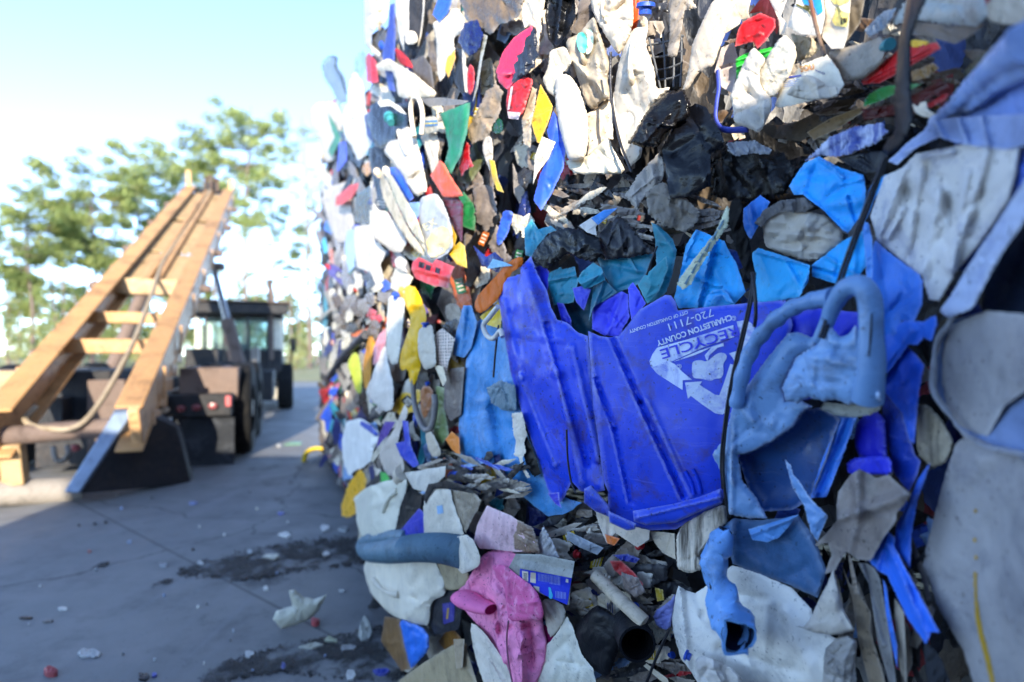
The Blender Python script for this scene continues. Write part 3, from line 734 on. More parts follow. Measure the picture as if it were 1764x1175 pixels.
# hydraulic rams (right one seen clear of the rail)
for px0, py0, l0, px1, py1, l1, in ((368, 462, 5.4, 418, 655, 4.2),):
    w0, z0 = PXL(px0, py0, l0); w1, z1 = PXL(px1, py1, l1); A, B = T(l0, w0, z0), T(l1, w1, z1); M_ = A + (B - A) * .5
    m_ = MB(); m_.tube([M_, B], .115, 18); m_.build('ram_barrel', RB, bev=0)
    m_ = MB(); m_.tube([A, M_ + (B - A) * .1], .055, 14); m_.build('ram_rod', mat('#9a9a9e', metal=.8, rough=.25, dirt=.2, bump=0), bev=0)
    m_ = MB(); m_.beam(A + np.array([-.18, 0, .03]), A + np.array([.18, 0, .03]), .16, .13); m_.build('ram_bracket', RB)
    m_ = MB(); A2, B2 = T(l0 - .4, -w0 * .9, z0 - .2), T(l1, -w1 * .8, z1); m_.tube([A2, B2], .1, 14); m_.build('ram_barrel', RB, bev=0)
def lbox(m_, px0, py0, px1, py1, l0, l1):     # box whose rear face spans these pixels
    w0, z1 = PXL(px0, py0, l0); w1, z0 = PXL(px1, py1, l0); m_.box(l0, l1, w0, w1, z0, z1)
# tail: cross pipe, legs, ground roller, foot plate
def lp(px, py, l): wv, z = PXL(px, py, l); return T(l, wv, z)
m_ = MB(); m_.tube([lp(-70, 758, -.15), lp(190, 736, .05)], .085, 18); m_.build('tail_pipe', RB, bev=0)
m_ = MB(); m_.tube([lp(-60, 852, -.2), lp(140, 843, .1)], .115, 20); m_.build('ground_roller', GRY, bev=0)
m_ = MB(); m_.beam(lp(20, 765, -.1), lp(28, 835, -.1), .14, .16); m_.beam(lp(-30, 765, -.12), lp(-20, 835, -.12), .14, .16); m_.build('tail_leg', RT)
V = [lp(112, 846, -.35), lp(138, 846, -.3), lp(262, 690, .25), lp(214, 696, .1), lp(320, 838, .6), lp(330, 800, .9), lp(300, 700, .9)]
m_ = MB(); m_.add([lp(110, 848, -.35), lp(136, 850, -.33), lp(232, 706, .0), lp(196, 712, -.05), lp(118, 846, .0), lp(150, 846, .0), lp(262, 700, .3), lp(200, 702, .3)], hexa(0)); m_.build('foot_plate', STB)
m_ = MB(); m_.add([lp(136, 851, -.30), lp(330, 834, .45), lp(305, 735, .5), lp(236, 704, .02), lp(150, 849, -.1), lp(336, 830, .7), lp(312, 735, .75), lp(262, 700, .4)], hexa(0)); m_.build('foot_gusset', DKM)
for k in range(5): 
    m_ = MB(); m_.beam(hp(.02 + k * .035, 1, -.26, .03), hp(.05 + k * .035, 1, -.40, .05), .06, .14); m_.build('rail_tooth', RY)
# chassis and running gear
LA = 2.0
m_ = MB()
for s in (-.42, .42): m_.box(.9, 10.6, s - .06, s + .06, .62, .86)
m_.build('chassis_rail', DKM)
m_ = MB(); lbox(m_, 60, 640, 190, 800, 1.2, 3.0); m_.build('rear_crossbox', DKM)
m_ = MB(); lbox(m_, 150, 655, 215, 790, 1.0, 1.15); m_.build('rear_plate', RB)
m_ = MB(); m_.tube(spline([lp(92, 770, .7), lp(96, 790, .65), lp(108, 794, .65), lp(118, 782, .65), lp(116, 768, .7)], 16), .025, 10); m_.build('tow_ring', GRY, bev=0)
def lamp(px, py, r, l, colr, nm='tail_light', flat=1.25):
    c = lp(px, py, l); V, F = [], []
    n_ = 20
    for k, (rr, dd) in enumerate(((1, .0), (1, -.03), (.8, -.045), (.01, -.05))):
        for i in range(n_): a = 2 * math.pi * i / n_; V.append(c + np.r_[rd * math.cos(a) * r * rr * flat, 0] + np.array([0, 0, math.sin(a) * r * rr]) + np.r_[hd * dd, 0])
    for k in range(3):
        for i in range(n_): F.append((k * n_ + i, k * n_ + (i + 1) % n_, (k + 1) * n_ + (i + 1) % n_, (k + 1) * n_ + i))
    mm = MB(); mm.add(V, F); return mm.build(nm, mat(colr, rough=.2, dirt=.25, trans=0), bev=0)
lb = 1.2
m_ = MB(); lbox(m_, 252, 682, 398, 716, lb, lb + .28); m_.build('rear_bumper', DKM)
for px, c, nm in ((284, '#c9c5bc', 'reverse_light'), (312, '#7a1216', 'tail_light'), (339, '#7a1216', 'tail_light'), (367, '#7a1216', 'tail_light'), (130, '#7a1216', 'tail_light')):
    lamp(px, {284: 706, 312: 704, 339: 702, 367: 699, 130: 771}[px], .04, lb - .005 if px != 130 else .98, c, nm)
m_ = MB(); lbox(m_, 388, 682, 398, 700, lb - .02, lb); m_.build('side_marker', mat('#b0141a', rough=.3))
m_ = MB(); lbox(m_, 296, 718, 404, 808, 1.32, 1.35); o = m_.build('mud_flap', mat('#23262b', rough=.8, dirt=.5, dcol='#4a4e55', dscale=3, bump=.3))
m_ = MB(); lbox(m_, 308, 634, 410, 690, 1.5, 3.4); m_.build('fender_box', RB)
m_ = MB(); lbox(m_, -60, 640, 40, 690, 1.3, 3.4); m_.build('fender_box', RT)
m_ = MB(); lbox(m_, -50, 715, 20, 815, 1.34, 1.37); m_.build('mud_flap', RUB)
wr, _ = PXL(404, 760, 1.35); wfl = -1.15
def wheel(l, wc, r, wd):
    c = T(l, wc, r); prof = [(.52, .5), (.56, .42), (.9, .5), (.97, .42), (1, .3), (1, -.3), (.97, -.42), (.9, -.5), (.56, -.42), (.52, -.5)]
    n_ = 32; V, F = [], []
    for rr, ww in prof:
        for i in range(n_):
            a = 2 * math.pi * i / n_; V.append(c + np.r_[rd * ww * wd + hd * math.cos(a) * r * rr, 0] + np.array([0, 0, math.sin(a) * r * rr]))
    for k in range(len(prof)):
        for i in range(n_): k2 = (k + 1) % len(prof); F.append((k * n_ + i, k * n_ + (i + 1) % n_, k2 * n_ + (i + 1) % n_, k2 * n_ + i))
    root_ = MB(); root_.add(V, F); o = root_.build('wheel', RUB, bev=0)
    m2 = MB(); rim = []
    m2.add(*tube_mesh([c - np.r_[rd * wd * .28, 0], c + np.r_[rd * wd * .28, 0]], r * .53, 24)); m2.add(*tube_mesh([c - np.r_[rd * wd * .45, 0], c + np.r_[rd * wd * .45, 0]], r * .2, 12)); m2.build('rim', GRY, o, bev=0)
RW = .60
for l in (2.2, 3.75):
    for wc in (wr + .02, wr - .34, -wr - .02, -wr + .34): wheel(l, wc, RW, .28)
wF, _ = PXL(492, 690, 8.6)
for wc in (wF, -wF + .3): wheel(8.6, wc, .55, .34)
m_ = MB(); m_.box(2.2 - .06, 2.2 + .06, -1, 1, .52, .66); m_.box(3.69, 3.81, -1, 1, .52, .66); m_.build('axle', DKM)
m_ = MB(); lbox(m_, 425, 640, 470, 690, 5.6, 7.0); m_.build('fuel_tank', DKM)
m_ = MB(); lbox(m_, 318, 600, 375, 640, 5.5, 6.6); m_.build('oil_tank', DKM)
m_ = MB()
for q in ((398, 590, 412, 620), (432, 598, 446, 632)): lbox(m_, *q, 6.2, 6.5)
m_.build('valve_block', GRY)
# cab: rear wall with windows, corner posts, roof, rack
lc = 8.2
def cabx(px): return PXL(px, 560, lc)[0]
wl_, wr_ = cabx(336), cabx(486); zr = PXL(400, 536, lc)[1]; zw0 = PXL(400, 602, lc)[1]; zw1 = PXL(400, 548, lc)[1]; zf = PXL(400, 655, lc)[1]
m_ = MB(); m_.box(lc, lc + 1.9, wl_, wr_, zf, zw0); m_.build('cab_body', DKM, bev=.04)
m_ = MB(); m_.box(lc - .02, lc + 2.0, wl_ - .02, wr_ + .02, zw1, zr); m_.build('cab_roof', DKM, bev=.05)
m_ = MB()
for a, b in ((wl_, wl_ + .12), (wr_ - .30, wr_)): 
    for l in (lc + .01, lc + 1.75): m_ = MB(); m_.box(l, l + .12, a, b, zw0, zw1); m_.build('cab_pillar', CRM)
glass = mat('#8aa8a8', rough=.08, dirt=.15, bump=0, dscale=2)
_n = glass.node_tree.nodes; _t = _n.new('ShaderNodeBsdfTransparent'); _t.inputs[0].default_value = (.78, .88, .88, 1); _m = _n.new('ShaderNodeMixShader'); _m.inputs[0].default_value = .8
glass.node_tree.links.new(_n['Principled BSDF'].outputs[0], _m.inputs[1]); glass.node_tree.links.new(_t.outputs[0], _m.inputs[2]); glass.node_tree.links.new(_m.outputs[0], _n['Material Output'].inputs[0])
m_ = MB(); m_.box(lc + .05, lc + .06, wl_ + .12, wr_ - .3, zw0, zw1); m_.build('rear_window', glass, bev=0)
m_ = MB(); m_.box(lc + 1.8, lc + 1.81, wl_ + .12, wr_ - .3, zw0, zw1); m_.build('windscreen', glass, bev=0)
m_ = MB()
for px in (354, 386, 428, 462): lbox(m_, px - 2.5, 545, px + 2.5, 640, lc - .5, lc - .42)
lbox(m_, 322, 520, 496, 541, lc - .6, lc - .2); m_.build('cab_guard', DKM)
m_ = MB(); lbox(m_, 320, 514, 498, 522, lc - .65, lc + .5); m_.build('guard_shelf', RB)
m_ = MB(); lbox(m_, 368, 590, 384, 608, lc + .5, lc + .9); lbox(m_, 412, 592, 428, 608, lc + .5, lc + .9); m_.build('seat', DKM)
m_ = MB(); m_.tube([lp(466, 620, lc - .1), lp(466, 500, lc - .1)], .07, 14); m_.tube([lp(466, 502, lc - .1), lp(464, 482, lc - .2)], .06, 14); m_.build('exhaust_stack', RB, bev=0)
m_ = MB(); m_.box(lc + .4, lc + 3.2, wr_ - .5, wr_ + .12, zf - .5, zf + .1); m_.build('front_fender', CRM, bev=.08)
m_ = MB(); m_.box(lc + 1.9, lc + 3.6, wl_ + .25, wr_ - .25, zf - .2, zw0 + .05); m_.build('bonnet', CRM, bev=.08)
m_ = MB(); m_.beam(lp(498, 640, lc + .8), lp(506, 600, lc + .8), .05, .05); lbox(m_, 500, 582, 510, 606, lc + .8, lc + .86); m_.build('mirror', DKM)
# ------------------------------------------------------------------ the scraps pressed into the wall, one thing each
W, WC, WB, G1, G2, TP = '#dcd7cc', '#d8cbb0', '#dfe3ea', '#b8b2aa', '#8d8983', '#a1968a'
BK, DG, NV = '#0d0e11', '#2b2c2e', '#16235c'
BIN, CYA, TEAL, STEEL, AZ, LB = '#2048e2', '#1fb0fa', '#1f8fae', '#6ea3dc', '#2d7be8', '#5b9fe0'

# -- top left, far bales
h('clear crumpled bottle | sticking out of the stack against the sky', 'crushed_bottle', 'bottle', '#b9cbd6', '556,115 570,97 582,98 580,112 590,125 597,140 598,178 584,178 570,150 558,135', 10, 'F', trans=.5, dirt=.2)
h('tall white jug | at the top corner of the stack beside the sky', 'crushed_jug', 'jug', W, '627,-12 672,-12 668,30 658,45 648,45 640,60 640,78 655,90 655,98 640,90 628,75', 22, 'J', dirt=.15)
h('dark grey folded panel | tucked under the tall white jug', 'plastic_sheet', 'plastic sheet', '#55524f', '640,60 660,45 667,60 664,85 655,92 640,80', 8)
h('long navy strip | hanging between two white jugs', 'plastic_strip', 'strip', '#2b3f9a', '672,8 680,5 682,60 680,100 678,140 682,158 670,155 663,120 658,95 668,50', 14)
h('pale streaked sheet | hanging left of a dark zipped panel', 'plastic_sheet', 'plastic sheet', '#cfd3d6', '680,-10 708,-10 705,30 704,55 695,58 697,92 690,75 683,40', 18, 'C')
s, o = h('dark zipped bag side | hanging near the top of the stack', 'bag_side', 'bag', '#3a3a3e', '705,-10 734,-10 733,20 728,60 722,84 705,85 697,75 705,60 704,30', 24, 'C', key='zip')
decal('zip', 'zipper', '#c9c6c0', '729,-6 732,-6 731,20 726,60 721,80 719,80 724,58 728,20', 3)
h('small white tub | in front of the dark zipped bag', 'plastic_tub', 'tub', W, '696,55 712,52 720,62 718,76 698,77', 40, 'J', dirt=.1)
h('narrow red scrap | below the tall white jug', 'plastic_scrap', 'plastic scrap', '#c4222b', '630,100 635,90 648,105 652,142 642,143 632,140', 16)
h('dark red cloth corner | above the slanting white jug', 'cloth_scrap', 'cloth', '#b5323c', '678,78 700,95 714,118 702,116 686,108', 20, 'C')
h('pale mint bag | at the edge of the stack against the sky', 'film_bag', 'plastic bag', '#bfe0cf', '612,98 625,85 632,95 630,120 622,135 610,124', 12, 'F', trans=.4)
h('slanting white jug | with pointed end over the dark ledge', 'crushed_jug', 'jug', WC, '647,112 668,100 690,112 715,128 735,145 752,160 748,168 700,170 685,165 683,140 676,122 650,122', 34, 'J')
h('dark taupe box | behind the slanting white jug', 'crushed_box', 'box', '#5a524b', '707,103 730,96 743,115 749,155 738,158 725,138 710,122', 14, 'B')
h('royal blue pennant scrap | at the very top of the stack', 'plastic_sheet', 'plastic sheet', '#2f63cf', '757,-10 782,-10 772,22 757,38 745,25', 26)
h('creased white jug | below the royal blue pennant', 'crushed_jug', 'jug', W, '745,40 760,30 770,18 790,14 801,35 796,55 781,66 784,90 775,108 766,132 757,142 752,112 752,75', 22, 'J')
h('yellow sliver | beside the creased white jug', 'plastic_strip', 'strip', '#e8a91e', '770,100 783,85 785,100 773,134 766,122', 26)
s, o = h('black toothed panel | with a row of pale teeth', 'toothed_panel', 'panel', '#242424', '784,85 799,82 806,150 796,164 783,142', 20, key='tooth')
decal('tooth', 'tooth_strip', W, '796,72 799,80 801,95 803,100 802,112 806,118 804,130 807,140 805,160 801,158 799,140 797,120 796,100', 4)
h('glossy navy bag | with wrinkles above the toothed panel', 'film_bag', 'plastic bag', NV, '800,40 822,33 833,60 822,90 808,97 788,72', 28, 'F', rough=.12)
h('brown film bundle | at the top edge of the frame', 'film_bag', 'plastic bag', '#6b5c4b', '790,-12 905,-12 893,30 862,42 845,62 828,46 803,36', 24, 'F')
h('small red bottle | under the glossy navy bag', 'crushed_bottle', 'bottle', '#b3161f', '808,108 818,118 817,152 808,168 803,140', 24, 'J')
h('wavy grey strip | between red bottle and dark mesh', 'plastic_strip', 'strip', '#8f928c', '833,58 840,62 831,102 823,152 814,178 822,130', 20)
h('dark olive mesh | right of the wavy grey strip', 'net_scrap', 'net', '#34352f', '826,108 847,98 853,152 842,168 828,162', 8, 'F')
s, o = h('hot pink basin | dented beside a black feathered glove', 'crushed_basin', 'basin', '#e22c53', '917,43 918,60 906,80 892,118 884,142 874,154 860,143 854,125 866,90 885,65', 30, 'S', cr=[(884,70,866,135,9,16), (878,128,860,125,7,8)], dirt=.15)
h('black feathered glove | over the hot pink basin', 'work_glove', 'glove', '#262b38', '905,68 920,48 925,70 923,84 928,96 920,106 922,114 905,130 897,128 880,144 887,122 884,112 893,104 889,96 901,90', 46, 'F', st=4)
s, o = h('red drink bottle | neck down with white collar', 'crushed_bottle', 'bottle', '#cf2128', '875,152 890,140 905,132 919,138 911,165 901,196 890,205 876,202 871,180', 38, 'J', key='redb')
decal('redb', 'collar', '#e6c9c2', '874,192 897,194 893,206 876,204', 3); decal('redb', 'side_stripe', '#e9d2cb', '880,150 884,148 878,188 874,190', 3)
h('white feathery flap | with ragged edge left of the black tote', 'plastic_sheet', 'plastic sheet', W, '898,-12 941,-12 936,20 931,38 934,50 928,62 929,82 923,66 925,52 914,44 900,50', 24, 'C')
h('black tote corner | open and hollow near the top edge', 'broken_tote', 'tote', '#101114', '943,-12 990,-12 992,30 977,60 957,84 944,66 939,30', 30, 'S', bulge=-.3, cr=[(970,-10,958,80,14,9)], rough=.25)

# -- upper middle
h('bright white bottle | long and upright, sunlit beside the royal blue sheet', 'crushed_bottle', 'bottle', '#e2dfd8', '956,130 979,127 996,148 1005,174 1013,204 1014,242 1009,270 996,277 979,277 970,244 963,217 957,180', 52, 'J', dirt=.05, bulge=.3, ca=.03)
h('cream jug shoulder | above the bright white bottle', 'crushed_jug', 'jug', WC, '947,87 974,79 986,108 968,126 957,168 945,160 934,138 944,116', 36, 'J', dirt=.2)
s, o = h('milky jug | at the top edge above a mint cap', 'crushed_jug', 'jug', '#d2cec6', '1020,-12 1090,-12 1092,38 1080,72 1067,96 1052,76 1030,40 1018,8', 34, 'J', trans=.25, cr=[(1050,-10,1062,90,6,10)])
s, o = h('clear jug with mint cap | lying on its side over the bright bottle', 'crushed_jug', 'jug', '#b9b4aa', '975,68 998,58 1014,36 1024,28 1040,76 1052,112 1046,130 1052,170 1040,172 1020,190 1010,180 1000,150 990,118 978,100', 24, 'J', trans=.3, key='mint', cr=[(982,100,1048,166,9,9), (1022,30,1045,125,8,9)])
decal('mint', 'cap', '#63d8c0', chaikin(np.array([[994,58],[1006,54],[1012,70],[1010,90],[1000,92],[993,76]], float), 2), 14, dirt=.05)
decal('mint', 'cap_collar', '#cfe3dc', chaikin(np.array([[1008,52],[1018,48],[1024,66],[1018,92],[1008,94],[1013,72]], float), 2), 10, dirt=.05)
h('cream crushed jug base | under the bright white bottle', 'crushed_jug', 'jug', '#e6dec6', '976,276 1012,270 1030,250 1048,236 1056,256 1077,292 1070,300 992,300 980,290', 40, 'J', dirt=.25)
h('white rust stained panel | between bright bottle and tall white jug', 'plastic_sheet', 'plastic sheet', W, '1010,196 1030,186 1046,170 1056,186 1056,240 1048,240 1030,252 1012,268 1015,240', 18, 'S', dirt=.75, dcol='#8a5a26', dscale=14)
h('tall white sunlit jug | with tan stained foot beside the black grating', 'crushed_jug', 'jug', '#dcd4c4', '1081,64 1093,48 1116,46 1112,78 1128,120 1130,153 1158,150 1120,184 1102,218 1107,268 1084,290 1068,257 1055,178 1063,122 1073,82', 30, 'J', dirt=.35, dcol='#b5854a', bulge=.14)
# grating basket: frame with bars
gs, go = h('black grating | broken basket side above the black bag', 'basket_side', 'basket', '#4c4e52', '1116,62 1126,58 1136,95 1176,100 1174,152 1134,160 1128,120', -6, 'B', key='grate', m=mat('#070707', dirt=.1))
for a, b in (((1118, 66), (1138, 155)), ((1142, 58), (1146, 152)), ((1160, 60), (1160, 150)), ((1174, 60), (1172, 150)), ((1116, 78), (1178, 62)), ((1122, 100), (1176, 88)), ((1128, 122), (1176, 108)), ((1134, 138), (1174, 128))):
    px_tube('bar', [a, ((a[0] + b[0]) / 2 + 1, (a[1] + b[1]) / 2 + 2), b], 2.0, mat('#55585d', dirt=.3), 8, go, n=8, seg=8)
h('grey rag | draped over the black grating', 'cloth_scrap', 'cloth', '#8d857c', '1150,-10 1184,-10 1176,40 1168,95 1160,100 1148,96 1154,60', 34, 'C')
h('orange panel | upright behind the milky jug', 'plastic_sheet', 'plastic sheet', '#d8501c', '1091,-12 1103,-12 1101,33 1094,58 1087,52', 14)
h('royal blue sheet | folded, pointing down below the yellow scrap', 'plastic_sheet', 'plastic sheet', '#2452cf', '942,224 953,190 963,205 975,250 971,290 950,335 932,363 919,345 930,300 950,262', 40, 'S', cr=[(958,200,930,360,8,12)], dirt=.15)
h('white papery flap | against the royal blue sheet', 'paper_scrap', 'paper', W, '934,235 957,245 944,275 925,300 918,318 921,270', 46, 'S', dirt=.5)
h('dirty yellow jug scrap | above the royal blue sheet', 'plastic_scrap', 'plastic scrap', '#e3b012', '931,145 940,160 953,184 944,212 934,236 935,250 925,245 915,212 922,184', 36, 'S', dirt=.6)
h('taupe film bag | hanging left of the red drink bottle', 'film_bag', 'plastic bag', '#a79a8a', '806,222 838,158 855,143 866,158 862,190 838,238 812,248', 30, 'F', trans=.3)
h('beige grey folded bag | right of the red drink bottle', 'film_bag', 'plastic bag', '#a9a196', '912,148 925,153 922,179 917,209 914,255 902,248 898,204 905,174', 28, 'F')
h('dark green bottle base | under the taupe film bag', 'crushed_bottle', 'bottle', '#15402a', '848,205 864,203 868,222 858,234 846,226', 26, 'J', trans=0, rough=.15)
h('curved yellow strip | hooked below the grey oval lid', 'plastic_strip', 'strip', '#d9b416', '842,274 852,277 858,308 868,332 856,328 848,308', 38, 'S')
h('grey oval lid | standing on edge beside the curved yellow strip', 'lid', 'lid', '#c9c5be', '834,238 846,232 850,260 846,300 836,276 830,255', 32, 'J')

# -- left middle
h('big pale bag | swollen at the far left edge of the stack', 'film_bag', 'plastic bag', '#cbc6c0', '536,190 546,176 584,176 590,194 587,255 574,278 561,278 551,242 538,212', 14, 'J', ca=.22, dirt=.15)
h('white hanging jug | with black specks right of the pale bag', 'crushed_jug', 'jug', '#d4d6d8', '602,140 611,122 626,143 629,180 639,220 648,242 634,265 616,278 607,255 593,235 588,204 600,174', 26, 'J', dirt=.2)
s, o = h('black bin corner | under a white highlight strip', 'broken_bin', 'bin', '#131417', '630,204 639,181 653,174 670,181 690,178 712,168 713,182 705,222 686,232 680,246 654,256 642,240', 34, 'S', bulge=.25, rough=.28)
h('white highlight strip | lying on the black bin corner', 'plastic_strip', 'strip', '#efe9dd', '650,176 668,171 690,184 700,197 690,194 672,182 655,184', 58, 'S')  # white strip stands for the highlight on the black plastic
h('flat grey ledge | across the seam above the green sheet', 'plastic_sheet', 'plastic sheet', '#7d7a75', '722,170 760,168 808,174 796,180 740,184', 44, 'B')
s, o = h('green sheet | translucent, hanging in a long fold', 'plastic_sheet', 'plastic sheet', '#1f8f68', '758,195 788,184 811,176 805,226 794,268 777,300 764,288 773,255 766,219', 42, 'S', trans=.2, cr=[(785,186,775,296,7,10), (800,180,790,268,5,8)])
px_tube('bottle_handle', [(714, 236), (709, 205), (708, 182), (714, 168), (722, 172), (728, 196), (726, 232)], 4, mat('#d9cfbc'), 62, n=30)
tag(bpy.data.objects['bottle_handle'], 'cream bottle handle loop, standing up over the dark ledge', 'handle')
bpy.data.objects['bottle_handle'].name = 'handle_loop'
s, o = h('grey labelled tub | beside the cream handle loop', 'labelled_tub', 'tub', '#a6aaa6', '727,202 754,200 757,218 753,229 727,231', 50, 'J', key='ltub')
decal('ltub', 'label', '#3f74a8', '730,208 753,207 754,216 730,218', 2); decal('ltub', 'label_band', '#d8c65a', '730,212 753,211 753,213 730,214', 3)
h('big white jug | upright in the middle of the far bales', 'crushed_jug', 'jug', '#d6d3cc', '661,262 670,243 686,240 686,225 704,217 716,235 726,272 737,329 718,340 702,318 690,296 676,280', 46, 'J', bulge=.24)
h('pale clothing bundle | hanging under the grey labelled tub', 'cloth_bundle', 'cloth', '#c4c1bc', '722,230 752,228 758,250 753,270 761,300 758,324 744,302 734,260', 34, 'C')
h('dark red bag | under the green sheet', 'film_bag', 'plastic bag', '#a5121f', '789,282 800,240 809,250 809,270 816,286 802,293 795,304', 28, 'F')
s, o = h('orange traffic cone | tipped over and squashed', 'traffic_cone', 'cone', '#ef4d18', '758,276 766,284 773,298 798,337 780,341 763,339 755,326 741,303', 52, 'S', bulge=.25, dirt=.1)
s, o = h('maroon cup | ribbed, wedged under the orange cone', 'crushed_cup', 'cup', '#55202d', '760,338 798,338 797,392 797,424 783,394 770,362', 44, 'J', trans=0, cr=[(761,346,798,346,4,3), (763,355,798,355,3,3)])
s, o = h('blue tray | slanting behind the folded beige bottle', 'plastic_tray', 'tray', '#2c5fd0', '666,290 688,288 713,341 704,349 689,328', 40, 'S', cr=[(672,292,706,344,5,6)])
h('light blue clip | at the foot of the blue tray', 'plastic_clip', 'clip', '#7fa4e0', '704,349 724,348 722,372 712,378', 44, 'B')
h('left half of beige bottle | squeezed flat and long', 'crushed_bottle', 'bottle', '#bdb6a2', '658,292 663,300 690,366 708,400 726,420 731,442 714,430 702,415 684,388 663,350 654,318', 60, 'J', dirt=.4)
h('right half of beige bottle | with a folded lip at its foot', 'crushed_bottle', 'bottle', '#cabf9f', '661,294 676,303 698,341 721,382 730,412 734,438 726,420 708,398 690,364', 66, 'J', dirt=.35)
s, o = h('grey blue bottle | with worn cream lettering above the yellow ring', 'crushed_bottle', 'bottle', '#a9b4c4', '724,340 752,332 766,354 779,394 781,424 772,436 755,446 737,447 729,414 721,374', 54, 'J', key='ex', dirt=.3)
decal('ex', 'faded_patch', '#d8c795', '734,404 770,384 780,420 756,443 738,444', 1.5, rag=1.5, rnd=1)
text_part('ex', 'lettering', 'EX', (734, 398), (754, 386), 13, '#e2d6a4', 2.5)
h('puckered white bag | with blue rim left of the beige bottle', 'film_bag', 'plastic bag', '#cec8be', '643,348 652,362 666,364 686,390 702,418 690,436 672,432 658,421 642,410 640,380', 44, 'J', ca=.25)
h('wide white panel | curling down to a point', 'plastic_sheet', 'plastic sheet', '#d2cdc4', '610,390 640,386 646,413 666,433 655,456 668,508 656,508 638,470 615,460 610,423', 34, 'S')
h('pale blue strip | hanging from a blue cap', 'plastic_strip', 'strip', '#9fc0e6', '598,398 610,393 613,423 611,460 601,470 593,428', 26, 'S')
h('indigo blue cap | at the top of the pale blue strip', 'cap', 'cap', '#2c36b0', '606,388 620,386 621,395 608,399', 44, 'J', trans=0)
h('white shoulder bag | under the red orange scoop', 'film_bag', 'plastic bag', '#cdc8c2', '555,340 565,326 580,318 610,308 609,322 605,352 611,388 601,416 578,418 564,378 557,352', 18, 'J', ca=.2)
h('red orange scoop | on the white shoulder bag', 'scoop', 'scoop', '#cf3424', '579,339 602,320 618,315 616,326 605,342 588,353 578,354', 40, 'S', cr=[(582,346,612,322,4,6)])
h('dark green bottle | behind the red orange scoop', 'crushed_bottle', 'bottle', '#3a423e', '612,336 628,326 639,318 641,350 642,384 628,386 610,384', 22, 'J', trans=0, rough=.2)
h('long black bag | hanging below the black bin corner', 'film_bag', 'plastic bag', '#17181b', '634,255 656,253 660,300 658,348 650,342 643,310 637,285', 36, 'F', st=4)
h('bright blue scrap | at the far edge of the stack', 'plastic_scrap', 'plastic scrap', '#2c70d8', '558,390 562,380 572,383 571,404 558,396', 20)
h('turquoise scrap | below the bright blue scrap', 'plastic_scrap', 'plastic scrap', '#3fb6cf', '554,415 560,408 566,433 558,438', 16)
h('amber bag scrap | beside the long black bag', 'film_bag', 'plastic bag', '#c98a1f', '625,285 636,278 640,296 632,304 624,296', 30, 'F')
h('violet blue bag | below the big pale bag', 'film_bag', 'plastic bag', '#2b32b8', '584,246 596,244 598,276 586,292 580,296', 24, 'F')
s, o = h('red crate | on its side with square holes', 'plastic_crate', 'crate', '#c3141c', '712,450 722,443 745,454 751,446 783,460 777,473 772,496 745,492 716,480 708,464', 62, 'S', key='crate', dirt=.15, cr=[(716,462,776,478,6,8)])
for q in ('722,450 732,453 730,463 720,460', '734,455 743,458 741,467 732,464', '750,460 759,463 757,472 749,469'):
    decal('crate', 'hole', '#1d0507', q, 1.5)
h('small white cup | upside down on the red crate', 'crushed_cup', 'cup', '#d9d6d0', '679,448 688,440 702,450 698,462 704,470 690,468 682,462', 56, 'J')
h('curled cream strip | left of the red crate', 'plastic_strip', 'strip', '#cdbfa2', '680,462 698,466 712,478 700,500 716,520 712,528 694,508 672,496', 46, 'S')
h('yellow ring scrap | right of the worn grey blue bottle', 'plastic_ring', 'ring', '#e0b515', '778,386 787,408 783,424 792,416 801,424 805,462 786,455 772,436 777,424', 44, 'S')
h('large yellow bag | hanging in points below the red crate', 'film_bag', 'plastic bag', '#efb70e', '680,496 712,490 723,507 737,546 729,562 721,576 723,600 726,629 715,664 706,662 703,634 690,640 687,615 697,590 709,550 699,528', 48, 'C', cs=.26, ca=.8, dirt=.2, rough=.4, fold=16)
h('upright white bottle | left of the large yellow bag', 'crushed_bottle', 'bottle', '#eceae4', '670,508 698,514 694,560 689,600 686,626 675,629 665,610 666,550', 56, 'J', dirt=.05, bulge=.28, ca=.04)
h('cream flat bottle | right of the large yellow bag', 'crushed_bottle', 'bottle', '#d8cbb4', '722,566 745,558 750,600 752,630 731,638 721,614 719,585', 58, 'J', dirt=.1, ca=.05)
h('dotted pinkish panel | with rows of round holes', 'perforated_panel', 'panel', '#d9c4b4', '751,574 762,565 784,584 772,627 769,645 755,634 749,601', 48, 'S', dots=95, dirt=.1)
h('cream tongue | hanging under the dotted panel', 'plastic_strip', 'strip', '#dccbaa', '748,628 764,632 769,655 763,667', 54, 'S')
h('dark taupe mat | hanging beside the sky blue tote wall', 'rubber_mat', 'mat', '#5b504a', '770,636 800,632 794,714 776,726 764,703 766,660', 34, 'B')
h('black lump | between dotted panel and sky blue tote wall', 'plastic_scrap', 'plastic scrap', '#101012', '760,560 786,548 800,566 798,606 786,622 782,600 770,584', 28, 'F')
h('long white sack | slanting under the upright white bottle', 'sack', 'sack', '#e4e2e2', '662,582 668,622 678,665 677,704 663,710 635,687 630,675 643,642', 42, 'J', ca=.06, dirt=.2)
h('dusty pink sheet | beside the long white sack', 'plastic_sheet', 'plastic sheet', '#d3848f', '653,576 665,565 664,592 652,622 643,630 643,601', 46, 'S')
h('amber stained foam | left of the dusty pink sheet', 'foam_scrap', 'foam', '#c98a34', '638,570 652,564 652,596 641,604 639,657 630,676 624,647 628,609', 34, 'C', dirt=.6, dcol='#5a2c08')
h('lime bottle | squashed upright below the black pipe', 'crushed_bottle', 'bottle', '#c6cc3a', '597,627 610,604 620,614 625,674 615,680 605,645', 32, 'J', dirt=.1)
